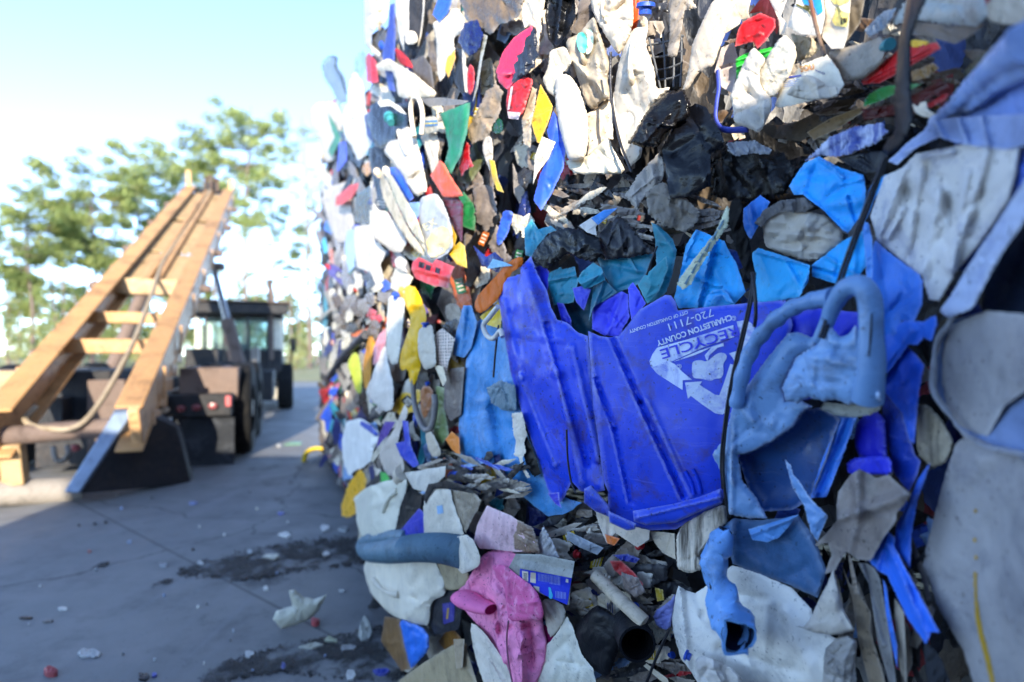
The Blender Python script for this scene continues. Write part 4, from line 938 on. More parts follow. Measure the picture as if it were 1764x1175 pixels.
px_tube('pipe', [(564, 652), (590, 616), (612, 594), (630, 576)], [6, 6], mat('#2a2d36', rough=.5), 46, n=16)
tag(bpy.data.objects['pipe'], 'dark slate pipe, slanting across the far bales', 'pipe'); ITEMS.append(('dark slate pipe', np.array([598., 614.]), 40))
s, o = h('bulging white bag | with a blue label low in the far bales', 'film_bag', 'plastic bag', '#ebeef4', '596,726 622,720 648,738 657,753 644,774 638,796 626,806 612,810 602,822 591,796 588,762', 42, 'J', key='wbag', dirt=.05, ca=.18)
decal('wbag', 'label', '#3a55b8', '622,725 640,733 652,748 648,752 634,742 620,732', 2)
h('purple tray corner | right of the bulging white bag', 'plastic_tray', 'tray', '#4a2596', '663,726 682,726 668,750 648,772 652,752', 46, 'S')
h('folded greyish bottle | pointed top beside the royal blue clip', 'crushed_bottle', 'bottle', '#ccc6c2', '699,694 703,714 690,740 685,764 698,806 686,826 664,816 652,782 664,760 680,738 690,712', 52, 'J', dirt=.2)
h('royal blue clip | two long prongs pointing down right', 'plastic_clip', 'clip', '#1f3fc4', '693,724 703,726 708,768 722,800 712,806 690,786 681,764 697,760', 58, 'S', dirt=.1)
px_tube('cable_loop', [(716, 640), (712, 670), (716, 705), (730, 738), (744, 735), (750, 700), (748, 680)], 5, mat('#8e8783'), 44, n=30)
tag(bpy.data.objects['cable_loop'], 'grey plastic loop, hanging round a rusty brown bottle', 'loop'); bpy.data.objects['cable_loop'].name = 'plastic_loop'
h('rusty brown bottle | inside the grey plastic loop', 'crushed_bottle', 'bottle', '#a05c22', '724,664 746,666 745,695 732,726 724,704', 40, 'J', dirt=.5)
h('olive green panel | left of the sky blue tote wall', 'plastic_sheet', 'plastic sheet', '#71834a', '751,664 766,668 766,708 774,750 760,768 747,755 748,710', 28, 'S')
h('bone coloured bottle neck | under the grey plastic loop', 'crushed_bottle', 'bottle', '#d8cfc0', '731,743 742,740 760,775 758,787 740,786', 46, 'J')
h('small orange scoop | at the foot of the sky blue tote wall', 'scoop', 'scoop', '#ee8416', '767,757 778,743 791,754 793,788 778,774', 46, 'S', dirt=.1)

# -- sky blue tote wall and what hangs round it
h('sky blue tote wall | big, torn along its lower edge, left of the recycling bin', 'broken_tote', 'tote', '#3f93d6', '818,556 836,545 872,560 880,620 890,680 905,740 930,800 950,850 1003,866 975,884 945,890 920,872 892,846 872,824 858,795 834,803 795,796 790,740 793,680 802,630 808,590', 26, 'S', rag=1.4, dirt=.35, cr=[(838,560,834,800,12,22), (812,600,800,790,10,14), (850,700,868,800,-14,12), (824,690,840,690,8,10), (872,670,880,720,14,16)])
h('sky blue tote corner | rolled, above the sky blue tote wall', 'broken_tote', 'tote', '#3c8ccc', '782,590 798,526 812,526 822,556 812,600 800,616 780,612', 32, 'S', cr=[(800,528,792,610,10,8)])
h('deep navy sheet | standing for shade in the tear of the sky blue tote wall', 'plastic_sheet', 'plastic sheet', '#0f2460', '850,786 860,782 876,830 866,850 852,856 858,830', 30, 'S')  # navy sheet painted where only a dark gap shows
h('grey grimy film | stuck on the sky blue tote wall', 'film_bag', 'plastic bag', '#7d9aa8', '838,668 862,655 888,664 890,706 868,708 846,694', 44, 'F', trans=.3)
h('white torn paper | between sky blue tote wall and recycling bin', 'paper_scrap', 'paper', '#dcd9d2', '882,712 899,710 904,730 908,750 903,762 906,778 900,790 904,806 914,822 908,824 898,806 894,788 885,784 889,760 884,746', 50, 'S', rag=2)
h('black torn paper | beside the white torn paper', 'paper_scrap', 'paper', '#141414', '892,754 908,752 924,790 932,816 920,822 908,806 902,784', 44, 'S', rag=2)
px_tube('hook', [(858, 528), (844, 545), (833, 560), (838, 577), (850, 583), (862, 570), (866, 580)], 4.5, mat('#dcdcdc', dirt=.1), 62, n=30)
tag(bpy.data.objects['hook'], 'white plastic hook, hanging at the left edge of the recycling bin', 'hook'); bpy.data.objects['hook'].name = 'hanger_hook'
h('orange work glove | bunched behind the recycling bin corner', 'work_glove', 'glove', '#f0761a', '900,440 876,450 853,477 833,498 819,514 817,534 829,541 855,519 862,508 880,470 889,465 902,455', 42, 'C', rough=.5, dirt=.1)
h('bright yellow scrap | under the orange work glove', 'plastic_scrap', 'plastic scrap', '#f0c818', '826,546 858,520 866,540 862,566 840,560', 34, 'S')
h('pale cyan shard | lying above the orange work glove', 'plastic_scrap', 'plastic scrap', '#8cc9e6', '838,464 849,446 871,452 884,458 862,460', 48, 'S')
h('jagged navy scrap | above the pale cyan shard', 'plastic_scrap', 'plastic scrap', '#1b2f7a', '816,424 826,432 838,442 852,434 868,448 858,470 842,462 830,458', 34, 'F')
h('teal bin tip | pointing up left of the black film', 'broken_bin', 'bin', '#2b9bb8', '903,395 916,377 927,395 949,389 958,396 968,395 944,402 926,424 916,444 905,439', 36, 'S')
h('black film hood | arching between the teal bin pieces', 'film_bag', 'plastic bag', '#0c0d10', '914,446 926,424 949,400 975,392 998,394 1031,409 1038,436 1025,452 1000,446 976,438 955,450 940,464', 44, 'F', rough=.15, ca=.3)
h('charcoal film | wrinkled, above the large teal bin wall', 'film_bag', 'plastic bag', '#29292c', '1031,404 1046,388 1066,370 1090,392 1101,409 1127,436 1080,444 1042,448 1034,430', 40, 'F', rough=.25)
h('white and blue wrapper | above the black film hood', 'wrapper', 'wrapper', '#e4e6ea', '998,388 1020,374 1040,368 1026,392 1028,406 1010,400', 50, 'S')
h('azure wrapper fold | on the white and blue wrapper', 'wrapper', 'wrapper', '#2d8de0', '1018,376 1040,362 1064,358 1046,374 1030,388', 56, 'S')
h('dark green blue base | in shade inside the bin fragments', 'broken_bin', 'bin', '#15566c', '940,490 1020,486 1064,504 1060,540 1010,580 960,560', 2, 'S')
h('large teal bin wall | behind the recycling bin', 'broken_bin', 'bin', TEAL, '1025,438 1040,448 1080,442 1126,434 1120,456 1104,488 1062,506 1050,490 1038,468', 26, 'S', dirt=.25, cr=[(1082,440,1098,468,4,3)])
h('teal curled blade | tall, right of the teal bin wall', 'broken_bin', 'bin', '#2590a8', '1122,383 1137,390 1159,412 1166,432 1159,470 1148,503 1131,520 1108,522 1131,470 1129,414', 38, 'S', cr=[(1130,390,1160,430,10,14)], trans=.15)
h('teal leaf shard | in front of the teal curled blade', 'broken_bin', 'bin', '#35a3b6', '1148,441 1151,463 1135,502 1115,524 1099,491 1108,477', 52, 'S', trans=.15)
h('teal ribbed fragment | left, behind the recycling bin tear', 'broken_bin', 'bin', '#24889f', '943,472 965,460 970,464 990,459 996,485 988,521 954,526 946,498', 30, 'S', cr=[(945,484,994,474,7,6)])
h('teal curl | in the middle of the bin fragments', 'broken_bin', 'bin', '#2f9cb4', '994,482 1002,468 1022,452 1036,461 1043,482 1020,494 1006,498', 44, 'S', cr=[(1000,490,1040,470,10,10)])
h('dark teal wedge | pointing down inside the bin fragments', 'broken_bin', 'bin', '#1a6880', '1022,494 1041,480 1063,504 1047,514 1022,530 1014,554', 36, 'S', cr=[(1040,482,1016,550,8,8)])

# -- the recycling bin, split open, upside down
bin_ = empty('recycling_bin', Vector(ray_pts(np.array([[1100., 880.]]), [wall_depth(1100)])[0]))
tag(bin_, 'blue recycling bin, split open and upside down, with a printed white recycling emblem', 'recycling bin')
ITEMS.append(('blue recycling bin', np.array([1080., 700.]), 300))
def part(key, name, color, poly, lift, pre='S', **kw): return h('', name, '', color, poly, lift, pre, key=key, parent=bin_, **kw)
bk = dict(trans=.12, dirt=.5, rough=.34, dcol='#4a2f1c', wear=.4, bump=.14, dscale=11)
part('binL', 'end_panel', BIN, '854,485 897,472 896,461 915,441 927,474 943,502 949,529 960,551 976,555 995,572 1013,579 1018,640 1024,703 1034,776 1042,845 1020,850 1000,846 985,830 972,858 963,867 946,850 943,842 927,793 900,716 879,640 866,560', 46,
     'S', rag=.8, ca=.035, cs=.5, cr=[(905,468,960,640,10,14), (960,640,1000,830,10,14), (868,520,896,650,9,9), (896,650,955,800,9,9), (942,560,1012,800,-8,8), (985,600,1030,790,7,10), (880,640,930,790,-8,30)], res=62, **bk)
part('binR', 'front_panel', BIN, '1013,570 1031,578 1048,581 1066,579 1080,562 1101,534 1134,515 1146,508 1156,509 1164,520 1168,535 1199,531 1258,525 1300,521 1353,517 1366,560 1340,640 1300,720 1268,800 1243,868 1205,890 1164,912 1120,914 1096,910 1052,893 1048,880 1047,846 1039,828 1033,776 1022,703 1018,640', 58,
     'S', rag=.5, ca=.02, cs=.6, bulge=.05, cr=[(1028,654,1060,740,-9,6), (1060,740,1088,866,-9,6), (1055,580,1104,694,-11,7), (1104,694,1178,855,-11,7), (1115,690,1190,855,4,8), (1013,570,1047,840,6,10)], res=80, **bk)
part('rim1', 'rim', '#284fe0', '1090,880 1160,868 1205,856 1243,841 1245,866 1200,884 1165,900 1112,905 1092,898', 80, 'S', rag=.2, bulge=.3, ca=.02, res=24, cr=[(1094,893,1244,856,4,4)], **bk)
part('rim2', 'rim', '#2648c6', '1006,842 1018,836 1050,872 1052,892 1024,880 1006,866', 70, 'S', rag=.4, bulge=.25, ca=.03, **bk)
part('rim3', 'rim', '#2648c6', '1048,880 1096,902 1094,912 1080,914 1050,900', 84, 'S', rag=.4, bulge=.25, ca=.03, **bk)
part('flap1', 'torn_flap', '#4348d8', '943,850 963,848 964,864 968,876 956,868', 60, **bk)
part('in1', 'inner_panel', '#3c40e4', '1020,534 1030,522 1052,510 1071,502 1082,507 1084,548 1066,580 1041,578 1020,567', 34, cr=[(1072,504,1046,576,5,6)], dirt=.1)
part('in2', 'inner_panel', '#3844ea', '1082,496 1090,486 1100,500 1113,523 1088,552 1084,530', 40, dirt=.1)
part('in3', 'inner_panel', '#1c28d2', '920,461 938,454 946,469 944,500 938,500 927,474', 30, dirt=.1)
part('in4', 'inner_panel', '#1a25c8', '959,521 971,523 984,551 985,566 968,557', 34, dirt=.1)
part('in5', 'inner_panel', '#2a36cc', '986,496 1007,492 1018,499 1006,535 992,520', 38, dirt=.1)
for a, b in (((1180, 812), (1196, 852)), ((1193, 808), (1207, 850))): 
    S_, o_ = SURF['binR']; q = spline([a, ((a[0] + b[0]) / 2 + 3, (a[1] + b[1]) / 2), b], 12)
    V_, F_ = tube_mesh(S_.at(q, 2), .003 * U, 8); mesh_obj('rib', V_, F_, mat(BIN, **bk), bin_)
wh = dict(dirt=.8, dcol='#4156c8', dscale=16, rough=.5)
PR = '#ccd6ee'
decal('binR', 'emblem_band', PR, '1124,610 1132,599 1180,586 1263,560 1266,580 1215,597 1159,622 1140,628 1126,632 1119,622', 1.0, **wh)
decal('binR', 'emblem_arrow', PR, '1119,622 1126,632 1150,621 1162,627 1176,641 1192,654 1176,655 1176,672 1154,658 1132,644 1121,631', 1.0, **wh)
decal('binR', 'emblem_arrow', PR, '1180,659 1210,657 1205,663 1219,672 1232,680 1239,681 1247,660 1258,627 1265,629 1266,660 1262,687 1256,706 1245,714 1232,712 1210,697 1190,682 1185,687', 1.0, **wh)
decal('binR', 'emblem_arrow', PR, '1269,554 1286,551 1301,562 1296,580 1282,600 1274,640 1262,616 1256,609 1270,604 1274,580', 1.0, **wh)
decal('binR', 'emblem_leaf', PR, '1192,629 1194,622 1207,620 1218,624 1230,612 1241,607 1250,609 1253,616 1245,627 1247,640 1243,652 1232,652 1224,657 1215,654 1207,652 1196,652 1192,646', 1.0, rnd=2, **wh)
decal('binR', 'emblem_line', PR, '1160,623 1205,604 1246,591 1247,596 1236,599 1222,612 1218,624 1214,612 1226,598 1206,608 1196,612 1172,620', 1.0, **wh)
text_part('binR', 'lettering', 'RECYCLE', (1270, 561), (1136, 603), 17, '#2a36da', 2.2, .012)
text_part('binR', 'lettering', 'CHARLESTON COUNTY', (1259, 542), (1130, 588), 9.5, PR, 1.4, .03)
text_part('binR', 'lettering', '720-7111', (1226, 532), (1150, 558), 13, PR, 1.4)
text_part('binR', 'lettering', 'CITY OF CHARLESTON COUNTY', (1184, 535), (1083, 569), 5.6, PR, 1.4, .02)
text_part('binR', 'lettering', '\u00a9', (1173, 626), (1163, 629), 8, PR, 1.4); text_part('binR', 'lettering', '\u00a9', (1266, 543), (1259, 546), 8, PR, 1.4)

# -- bright cyan bin pieces
h('cyan bin side | ribbed, left of the twisted black rag', 'broken_bin', 'bin', CYA, '1199,395 1222,404 1248,415 1252,425 1268,452 1285,503 1264,525 1203,530 1169,531 1161,513 1172,470 1181,424', 40, 'S', dirt=.25, cr=[(1230,410,1200,528,8,7), (1238,414,1210,528,-6,7), (1190,476,1240,494,8,5), (1200,396,1170,470,9,6)])
h('cyan bin arch | a small looped edge under the cyan bin side', 'broken_bin', 'bin', '#2aa4ee', '1212,530 1218,510 1228,500 1244,498 1254,506 1264,522 1252,520 1244,508 1232,512 1222,530', 56, 'S')
h('broad cyan bin front | with folded top rim above the recycling bin', 'broken_bin', 'bin', '#22bcff', '1296,436 1307,427 1350,441 1395,457 1392,486 1377,512 1340,518 1308,524 1294,500', 50, 'S', dirt=.12, cr=[(1300,433,1394,458,7,4), (1396,462,1378,512,5,5)])
h('cyan bin corner | right of the broad cyan front, under the jug', 'broken_bin', 'bin', '#1fb0fa', '1399,456 1425,436 1451,415 1487,397 1494,436 1491,460 1476,480 1447,492 1399,476', 44, 'S', dirt=.15, cr=[(1400,462,1450,476,-6,4), (1420,440,1480,476,6,6)])
h('upper cyan bin shard | broad, folded back, above the milk jug', 'broken_bin', 'bin', '#1fa8fa', '1359,321 1372,300 1386,281 1411,269 1447,289 1487,301 1491,323 1491,362 1474,384 1460,402 1451,396 1418,362 1383,335 1368,336', 52, 'S', dirt=.3, cr=[(1412,272,1452,305,8,5), (1384,334,1456,400,10,7), (1450,318,1486,308,6,5), (1462,340,1474,380,-7,5)])
h('cyan bin tip | jutting right behind the bale wire', 'broken_bin', 'bin', '#28a4f6', '1503,314 1528,300 1524,316 1508,340 1500,362 1490,384 1484,380 1490,352 1494,330', 44, 'S')
h('small blue bin shard | left of the milk jug', 'broken_bin', 'bin', '#1d7fe2', '1281,359 1310,336 1326,348 1313,378 1294,412 1279,398', 42, 'S', dirt=.3, cr=[(1290,352,1300,400,5,6)])
h('milky crushed jug | wrapped in film between the cyan bin pieces', 'crushed_jug', 'jug', '#e4e2dc', '1313,380 1343,362 1386,364 1426,372 1452,399 1452,420 1402,453 1346,437 1317,424', 38, 'J', trans=.3, dirt=.2, cr=[(1320,400,1450,412,5,6), (1350,430,1440,440,5,6)])
h('grey film fold | along the top of the milky crushed jug', 'film_bag', 'plastic bag', '#77726e', '1299,384 1318,360 1344,346 1386,340 1402,356 1386,366 1344,364 1322,378 1312,392', 48, 'F', trans=.3)
s, o = h('pale netting strip | slanting across the cyan bin side', 'net_scrap', 'net', '#c9cfae', '1252,355 1258,360 1254,388 1232,420 1205,462 1190,490 1176,500 1166,488 1184,462 1205,434 1233,399', 66, 'F', key='net', ca=.2)
for k in range(6): decal('net', 'mesh_gap', '#5a7c8c', [(1244 - k * 11.5, 380 + k * 19), (1248 - k * 11.5, 378 + k * 19), (1240 - k * 11.5, 396 + k * 19), (1236 - k * 11.5, 394 + k * 19)], 2)
h('twisted black rag | hanging down to the knot on the wire', 'cloth_scrap', 'cloth', '#0b0a09', '1260,341 1280,344 1279,387 1292,415 1296,448 1305,484 1291,487 1278,456 1265,424 1254,374', 74, 'C', rough=.7)

# -- black films in the seam
h('black garbage bag | bulging right of the tall white sunlit jug', 'film_bag', 'plastic bag', '#0b0b0d', '1080,246 1093,230 1106,204 1121,184 1149,158 1177,153 1191,180 1187,202 1164,218 1144,232 1131,254 1106,254', 62, 'F', rough=.16, ca=.22, bulge=.3)
h('shiny black sheet | folded with blue glints in the seam', 'plastic_sheet', 'plastic sheet', '#0c0e14', '1140,256 1164,204 1197,178 1216,184 1238,222 1249,246 1224,266 1225,320 1181,340 1154,342 1147,301', 56, 'S', rough=.14, ca=.22, cs=.35, dirt=.1)
h('shredded black film | ragged, in the seam above the milk jug', 'film_bag', 'plastic bag', '#0c0b0b', '1224,250 1290,238 1345,262 1376,290 1357,335 1290,350 1228,338', 34, 'F', rag=5, rough=.25)
h('silvery film shreds | on the shredded black film', 'film_bag', 'plastic bag', '#7d7f84', '1250,246 1300,242 1330,258 1326,266 1296,264 1268,270 1256,262', 54, 'F', rag=3, rough=.15)
h('tan crinkled film | below the shiny black sheet', 'film_bag', 'plastic bag', '#8f8577', '1111,332 1141,313 1184,344 1207,366 1198,386 1181,400 1147,391 1117,370', 46, 'F', trans=.3)
h('pale torn film | below the cream jug base', 'film_bag', 'plastic bag', '#b7b6b6', '1076,336 1100,300 1136,262 1146,290 1140,312 1112,336 1096,362', 40, 'F', trans=.3)

# -- upper right
h('long milky flap | bottle side hanging above the black garbage bag', 'crushed_bottle', 'bottle', '#ccc7c0', '1192,77 1223,8 1243,-12 1272,-12 1264,15 1254,46 1238,87 1228,115 1203,125 1187,152 1174,158 1180,143 1187,115', 60, 'J', bulge=.12, trans=.25, ca=.05)
h('off white carton piece | behind the red plastic flower', 'carton', 'carton', '#cfc8bd', '1260,-12 1296,-12 1289,20 1292,31 1277,33 1274,41 1251,57 1254,30', 34, 'B')
h('red plastic flower | crumpled petals over the green lid', 'plastic_flower', 'flower', '#d3141a', '1279,38 1310,22 1335,33 1336,46 1320,69 1305,84 1297,72 1266,80 1271,54', 52, 'S', ca=.3, cs=.4, dirt=.05)
h('dark maroon board | behind the red plastic flower', 'plastic_sheet', 'plastic sheet', '#5a1c1c', '1290,24 1317,-12 1330,-8 1346,34 1338,60 1312,20', 20, 'B')
h('off white folded sheet | left of the printed carton', 'plastic_sheet', 'plastic sheet', '#ddd9d2', '1320,-12 1360,-12 1345,28 1356,41 1351,58 1343,60 1340,30', 46, 'S')
h('lilac grey lid | round, left of the green lid', 'lid', 'lid', '#bdb5b9', '1231,123 1243,82 1264,73 1272,102 1267,136 1260,160 1243,150', 30, 'B', cr=[(1240,118,1262,112,-4,4)])
h('bright green lid | grooved, behind the milky crushed bottle', 'lid', 'lid', '#25b32f', '1267,102 1284,92 1333,80 1324,102 1305,98 1285,116 1269,138', 40, 'S', cr=[(1270,104,1330,86,4,4), (1270,116,1300,100,4,4)])
h('milky crushed bottle | pointing down, in front of the green lid', 'crushed_bottle', 'bottle', '#d6d8d8', '1297,81 1307,89 1320,102 1308,122 1310,148 1330,171 1328,191 1315,220 1307,229 1292,222 1265,212 1262,184 1258,166 1264,148 1279,112', 62, 'J', trans=.3, bulge=.14)
h('cream towelling sock | beside the milky crushed bottle', 'sock', 'sock', '#e2d8c2', '1320,102 1340,69 1353,60 1371,79 1372,97 1360,132 1352,140 1335,167 1325,169 1310,151 1306,123', 58, 'J', trans=0, rough=.95, ca=.08, bump=.8, dirt=.35)
px_tube('bucket_handle', [(1236, 122), (1238, 150), (1234, 180), (1233, 206), (1244, 222), (1268, 224), (1288, 222)], 6, mat('#4c5cc8', dirt=.2), 46, n=40, flat=(1, .5))
tag(bpy.data.objects['bucket_handle'], 'periwinkle blue bucket handle, bent under the milky crushed bottle', 'handle'); bpy.data.objects['bucket_handle'].name = 'bent_bail'
h('printed carton | white with a blue picture, held by a wire', 'carton', 'carton', '#e3e0d8', '1356,46 1376,-12 1417,-12 1421,28 1414,62 1381,59', 54, 'B', key='cart', dirt=.2)
decal('cart', 'printed_patch', '#2d97dd', '1379,-8 1414,-8 1418,20 1409,26 1404,14 1396,12 1386,8', 1.2)
for q in ((1372, 6, 1391, 14), (1391, 14, 1399, 24)): decal('cart', 'printed_scroll', '#6f6a2c', [(q[0], q[1]), (q[2], q[3]), (q[2] - 2, q[3] + 4), (q[0] - 1, q[1] + 3)], 1.4)
S_, o_ = SURF['cart']; t_ = np.linspace(0, 3.4 * math.pi, 40); q = np.stack([1391 + (1 + t_ * .42) * np.cos(t_), 13 + (1 + t_ * .42) * np.sin(t_)], 1)
V_, F_ = tube_mesh(S_.at(q, 1.5), .0011, 6); mesh_obj('printed_curl', V_, F_, mat('#57541f', dirt=0), o_)
h('white carton with yellow ribbon | right of the printed carton', 'carton', 'carton', '#dad7d0', '1419,-12 1466,-12 1461,59 1453,84 1432,84 1416,64 1422,28', 50, 'B', key='cart2', dirt=.15)
decal('cart2', 'printed_ribbon', '#e6d276', '1439,22 1441,12 1452,20 1463,22 1459,46 1448,46 1438,44 1433,35', 1.2)
decal('cart2', 'ribbon_curl', '#8b8655', '1439,12 1443,10 1452,21 1446,20', 1.6); decal('cart2', 'printed_ribbon', '#e6d276', '1432,0 1434,-8 1464,-8 1463,2 1446,9 1437,7', 1.2)
text_part('cart2', 'lettering', 'al', (1460, 31), (1448, 31), 11, '#2b2716', 2.2, .02)
h('taupe carton flap | right of the yellow ribbon carton', 'carton', 'carton', '#6d6353', '1466,-12 1492,-12 1482,40 1466,62 1456,74', 30, 'B')
s, o = h('printed paper cup | crushed flat below the cartons', 'paper_cup', 'cup', '#ece7dd', '1335,182 1343,148 1381,112 1425,94 1445,122 1454,145 1442,166 1412,170 1381,178 1343,186', 54, 'S', key='cup', ca=.05, dirt=.3)
decal('cup', 'printed_line', '#2440b0', '1354,132 1380,129 1381,131 1354,135', 1.4)
for k in range(4): decal('cup', 'printed_line', '#7c9bd2', [(1352 - k, 139 + k * 3.2), (1377 - k * 1.5, 136 + k * 3.2), (1377 - k * 1.5, 137.2 + k * 3.2), (1352 - k, 140.2 + k * 3.2)], 1.4)
text_part('cup', 'lettering', 'SOU', (1379, 124), (1403, 119), 10, '#e08a20', 1.8, .03)
text_part('cup', 'lettering', 'no0', (1404, 122), (1420, 129), 3.5, '#2a3a8c', 1.8, .02)
h('white nose cone | plastic scrap in front of the printed paper cup', 'plastic_scrap', 'plastic scrap', '#dcd8d0', '1353,160 1386,128 1402,132 1420,142 1424,150 1442,148 1445,163 1430,170 1394,173 1362,166', 74, 'J', bulge=.16, dirt=.3)
h('crumpled beige paper | under the printed carton', 'paper_scrap', 'paper', '#b9a98a', '1361,57 1399,66 1416,84 1394,100 1374,107 1370,78', 40, 'F', ca=.5)
h('cloudy bottle side | right of the printed paper cup', 'crushed_bottle', 'bottle', '#c9c5c0', '1425,90 1456,82 1500,70 1517,62 1530,84 1517,110 1492,133 1453,143 1443,116', 44, 'J', trans=.35, bulge=.12, rough=.2, ca=.05)
h('red ridged tray | long, passing behind the black rubber strap', 'plastic_tray', 'tray', '#d01a1c', '1483,139 1507,120 1548,84 1580,78 1614,73 1620,84 1589,102 1543,128 1517,143 1487,146', 36, 'S', cr=[(1490,140,1600,84,4,3), (1500,142,1612,84,3,3)], dirt=.15)
h('grey board | flat, right of the black rubber strap', 'board', 'board', '#6a625a', '1520,64 1553,43 1581,38 1640,44 1698,41 1672,62 1645,76 1610,66 1581,59 1550,54', 34, 'B')
h('blue and white printed bag | at the top right behind the strap', 'film_bag', 'plastic bag', '#a9b6bf', '1530,43 1538,31 1558,5 1566,-12 1694,-12 1702,26 1683,46 1640,42 1584,36', 46, 'F', ca=.25, dirt=.4, dcol='#6f5d3e', trans=.1)
h('crinkled clear wrapper | above the cloudy bottle side', 'wrapper', 'wrapper', '#c4d2e0', '1489,52 1506,34 1522,20 1544,14 1536,32 1522,51 1497,64', 48, 'F', trans=.4, rough=.12)
h('yellow bottle cap | behind the black rubber strap', 'cap', 'cap', '#e3b21c', '1566,68 1599,70 1602,76 1582,82 1570,82', 40, 'J', trans=0)
h('grimy white foam | blurred at the top right corner', 'foam_scrap', 'foam', '#c9bfae', '1694,12 1720,-12 1790,-12 1790,34 1750,44 1714,40 1700,32', 60, 'C', dirt=.5)
h('dark leaf green lid | torn, under the red ridged tray', 'lid', 'lid', '#1d7a2c', '1497,163 1517,151 1543,146 1590,144 1566,156 1540,163 1512,176 1487,184 1490,172', 40, 'S', rag=2)
h('dark red layered film | under the leaf green lid', 'film_bag', 'plastic bag', '#4e0f0c', '1480,190 1545,178 1620,138 1634,148 1560,195 1490,208', 24, 'F', st=5, ang=-28)
h('gold foil wrapper | right of the strap under the red tray', 'wrapper', 'wrapper', '#8c6a3a', '1569,124 1608,108 1618,118 1596,134 1572,140', 42, 'F', rough=.15)
h('long tan board | lying in the dark seam', 'board', 'board', '#7d6238', '1390,228 1430,204 1466,190 1486,184 1486,194 1440,224 1402,242', 22, 'B', dirt=.6)
h('dark wooden slat | below the long tan board', 'board', 'board', '#4a3a22', '1300,214 1360,216 1440,176 1470,150 1490,156 1450,200 1380,244 1330,238', 6, 'B', dirt=.6)
h('dark green film | in the seam above the pale blue pipe', 'film_bag', 'plastic bag', '#2e3f35', '1660,124 1683,100 1732,62 1790,56 1790,84 1721,108 1690,130 1668,146', 34, 'F', ca=.2)
h('white foam crumb | below the strap beside the big white bag', 'foam_scrap', 'foam', '#e2ddd2', '1571,178 1581,184 1586,176 1595,174 1599,189 1610,196 1601,203 1586,200 1575,192', 58, 'J', trans=0)
st_, so_ = h('black rubber strap | hanging from the top and tied to the bale wire', 'rubber_strap', 'strap', '#17191f', '1564,-14 1602,-14 1581,33 1570,64 1569,110 1569,155 1574,198 1566,230 1549,258 1527,269 1519,255 1543,225 1539,179 1542,140 1547,77 1555,38', 130, 'J', trans=0, bulge=.25, ca=.03, rough=.38, rnd=1, dirt=.2)
h('streaked blue wrap | white worn folds above the upper cyan shard', 'plastic_sheet', 'plastic sheet', '#44569c', '1387,277 1428,237 1466,220 1520,211 1528,227 1512,246 1490,255 1446,270 1415,268', 50, 'F', dirt=.2, st=5, ang=-28, ca=.3, streak=.8, dcol='#c8d0e2')
h('black folded plastic | under the strap end', 'plastic_sheet', 'plastic sheet', '#141519', '1441,271 1479,264 1518,260 1530,268 1515,296 1492,300 1470,290', 48, 'S', rough=.3)

# -- right side
h('big pale blue drum wall | crumpled and white scuffed', 'crushed_drum', 'drum', '#e0e5ee', '1499,372 1523,304 1554,289 1578,264 1618,257 1700,240 1756,244 1752,290 1738,344 1702,400 1664,448 1649,466 1618,519 1600,515 1589,476 1548,445 1511,414', 66, 'S', st=3, ang=112, dirt=.55, ca=.16, cs=.4, bulge=.1, fold=14, cr=[(1560,290,1512,412,22,14), (1590,270,1640,262,16,9), (1620,330,1590,470,24,18), (1668,300,1640,460,26,14), (1556,360,1530,410,14,8), (1600,285,1570,440,-16,12), (1700,262,1660,400,18,12)], dcol='#4a5c94', res=56, wear=.5, trans=.1)
h('blue drum rim | folded, scalloped, above the pale drum wall', 'crushed_drum', 'drum', '#9db0dc', '1530,278 1563,246 1590,226 1603,209 1640,203 1700,200 1790,196 1790,246 1732,258 1690,254 1646,246 1618,236 1580,254 1545,284', 76, 'S', ca=.12, cs=.3, wear=.5, dirt=.25, cr=[(1610,214,1626,240,16,10), (1650,206,1664,244,16,10), (1690,204,1700,250,14,10), (1560,262,1620,240,12,8), (1640,246,1740,258,12,6)], res=36)
h('broad blue drum side | between the shiny pipe and the drum rim', 'crushed_drum', 'drum', '#7f9ada', '1640,204 1700,150 1790,90 1790,206 1720,202', 62, 'S', dirt=.4, wear=.4, fold=8)
px_tube('drum_roll', [(1608, 208, -10), (1668, 168, 0), (1720, 122, 10), (1800, 62, 20)], [12, 22, 30, 40], mat('#98b0e2', rough=.28, wear=.4, dirt=.45, dcol='#dfe4f0'), 80, n=40, seg=24, wob=9)
tag(bpy.data.objects['drum_roll'], 'shiny pale blue rolled edge, like a pipe running to the right edge', 'rolled edge'); ITEMS.append(('shiny pale blue rolled edge', np.array([1690., 145.]), 80))
h('blue inner fold | right of the pale drum wall', 'crushed_drum', 'drum', '#4669cc', '1712,296 1740,262 1790,246 1790,300 1740,360 1700,420 1664,468 1650,464 1658,440 1695,345', 62, 'S', dirt=.2, cr=[(1740,280,1670,440,10,14)])
h('pale diagonal drum edge | scuffed roll along the right side', 'crushed_drum', 'drum', '#bcc9e4', '1790,270 1790,352 1732,427 1695,494 1676,532 1634,548 1618,536 1640,506 1670,454 1725,372', 84, 'J', trans=0, bulge=.2, ca=.2, fold=8, wear=.5, dirt=.5, dcol='#5b6ba2', st=3, ang=118)
h('dark navy shade sheet | standing for deep shade at the right edge', 'plastic_sheet', 'plastic sheet', '#101a2c', '1690,545 1700,480 1745,410 1800,345 1800,570 1720,552', 20, 'S')  # dark sheet painted for a shadowed region, not a scrap
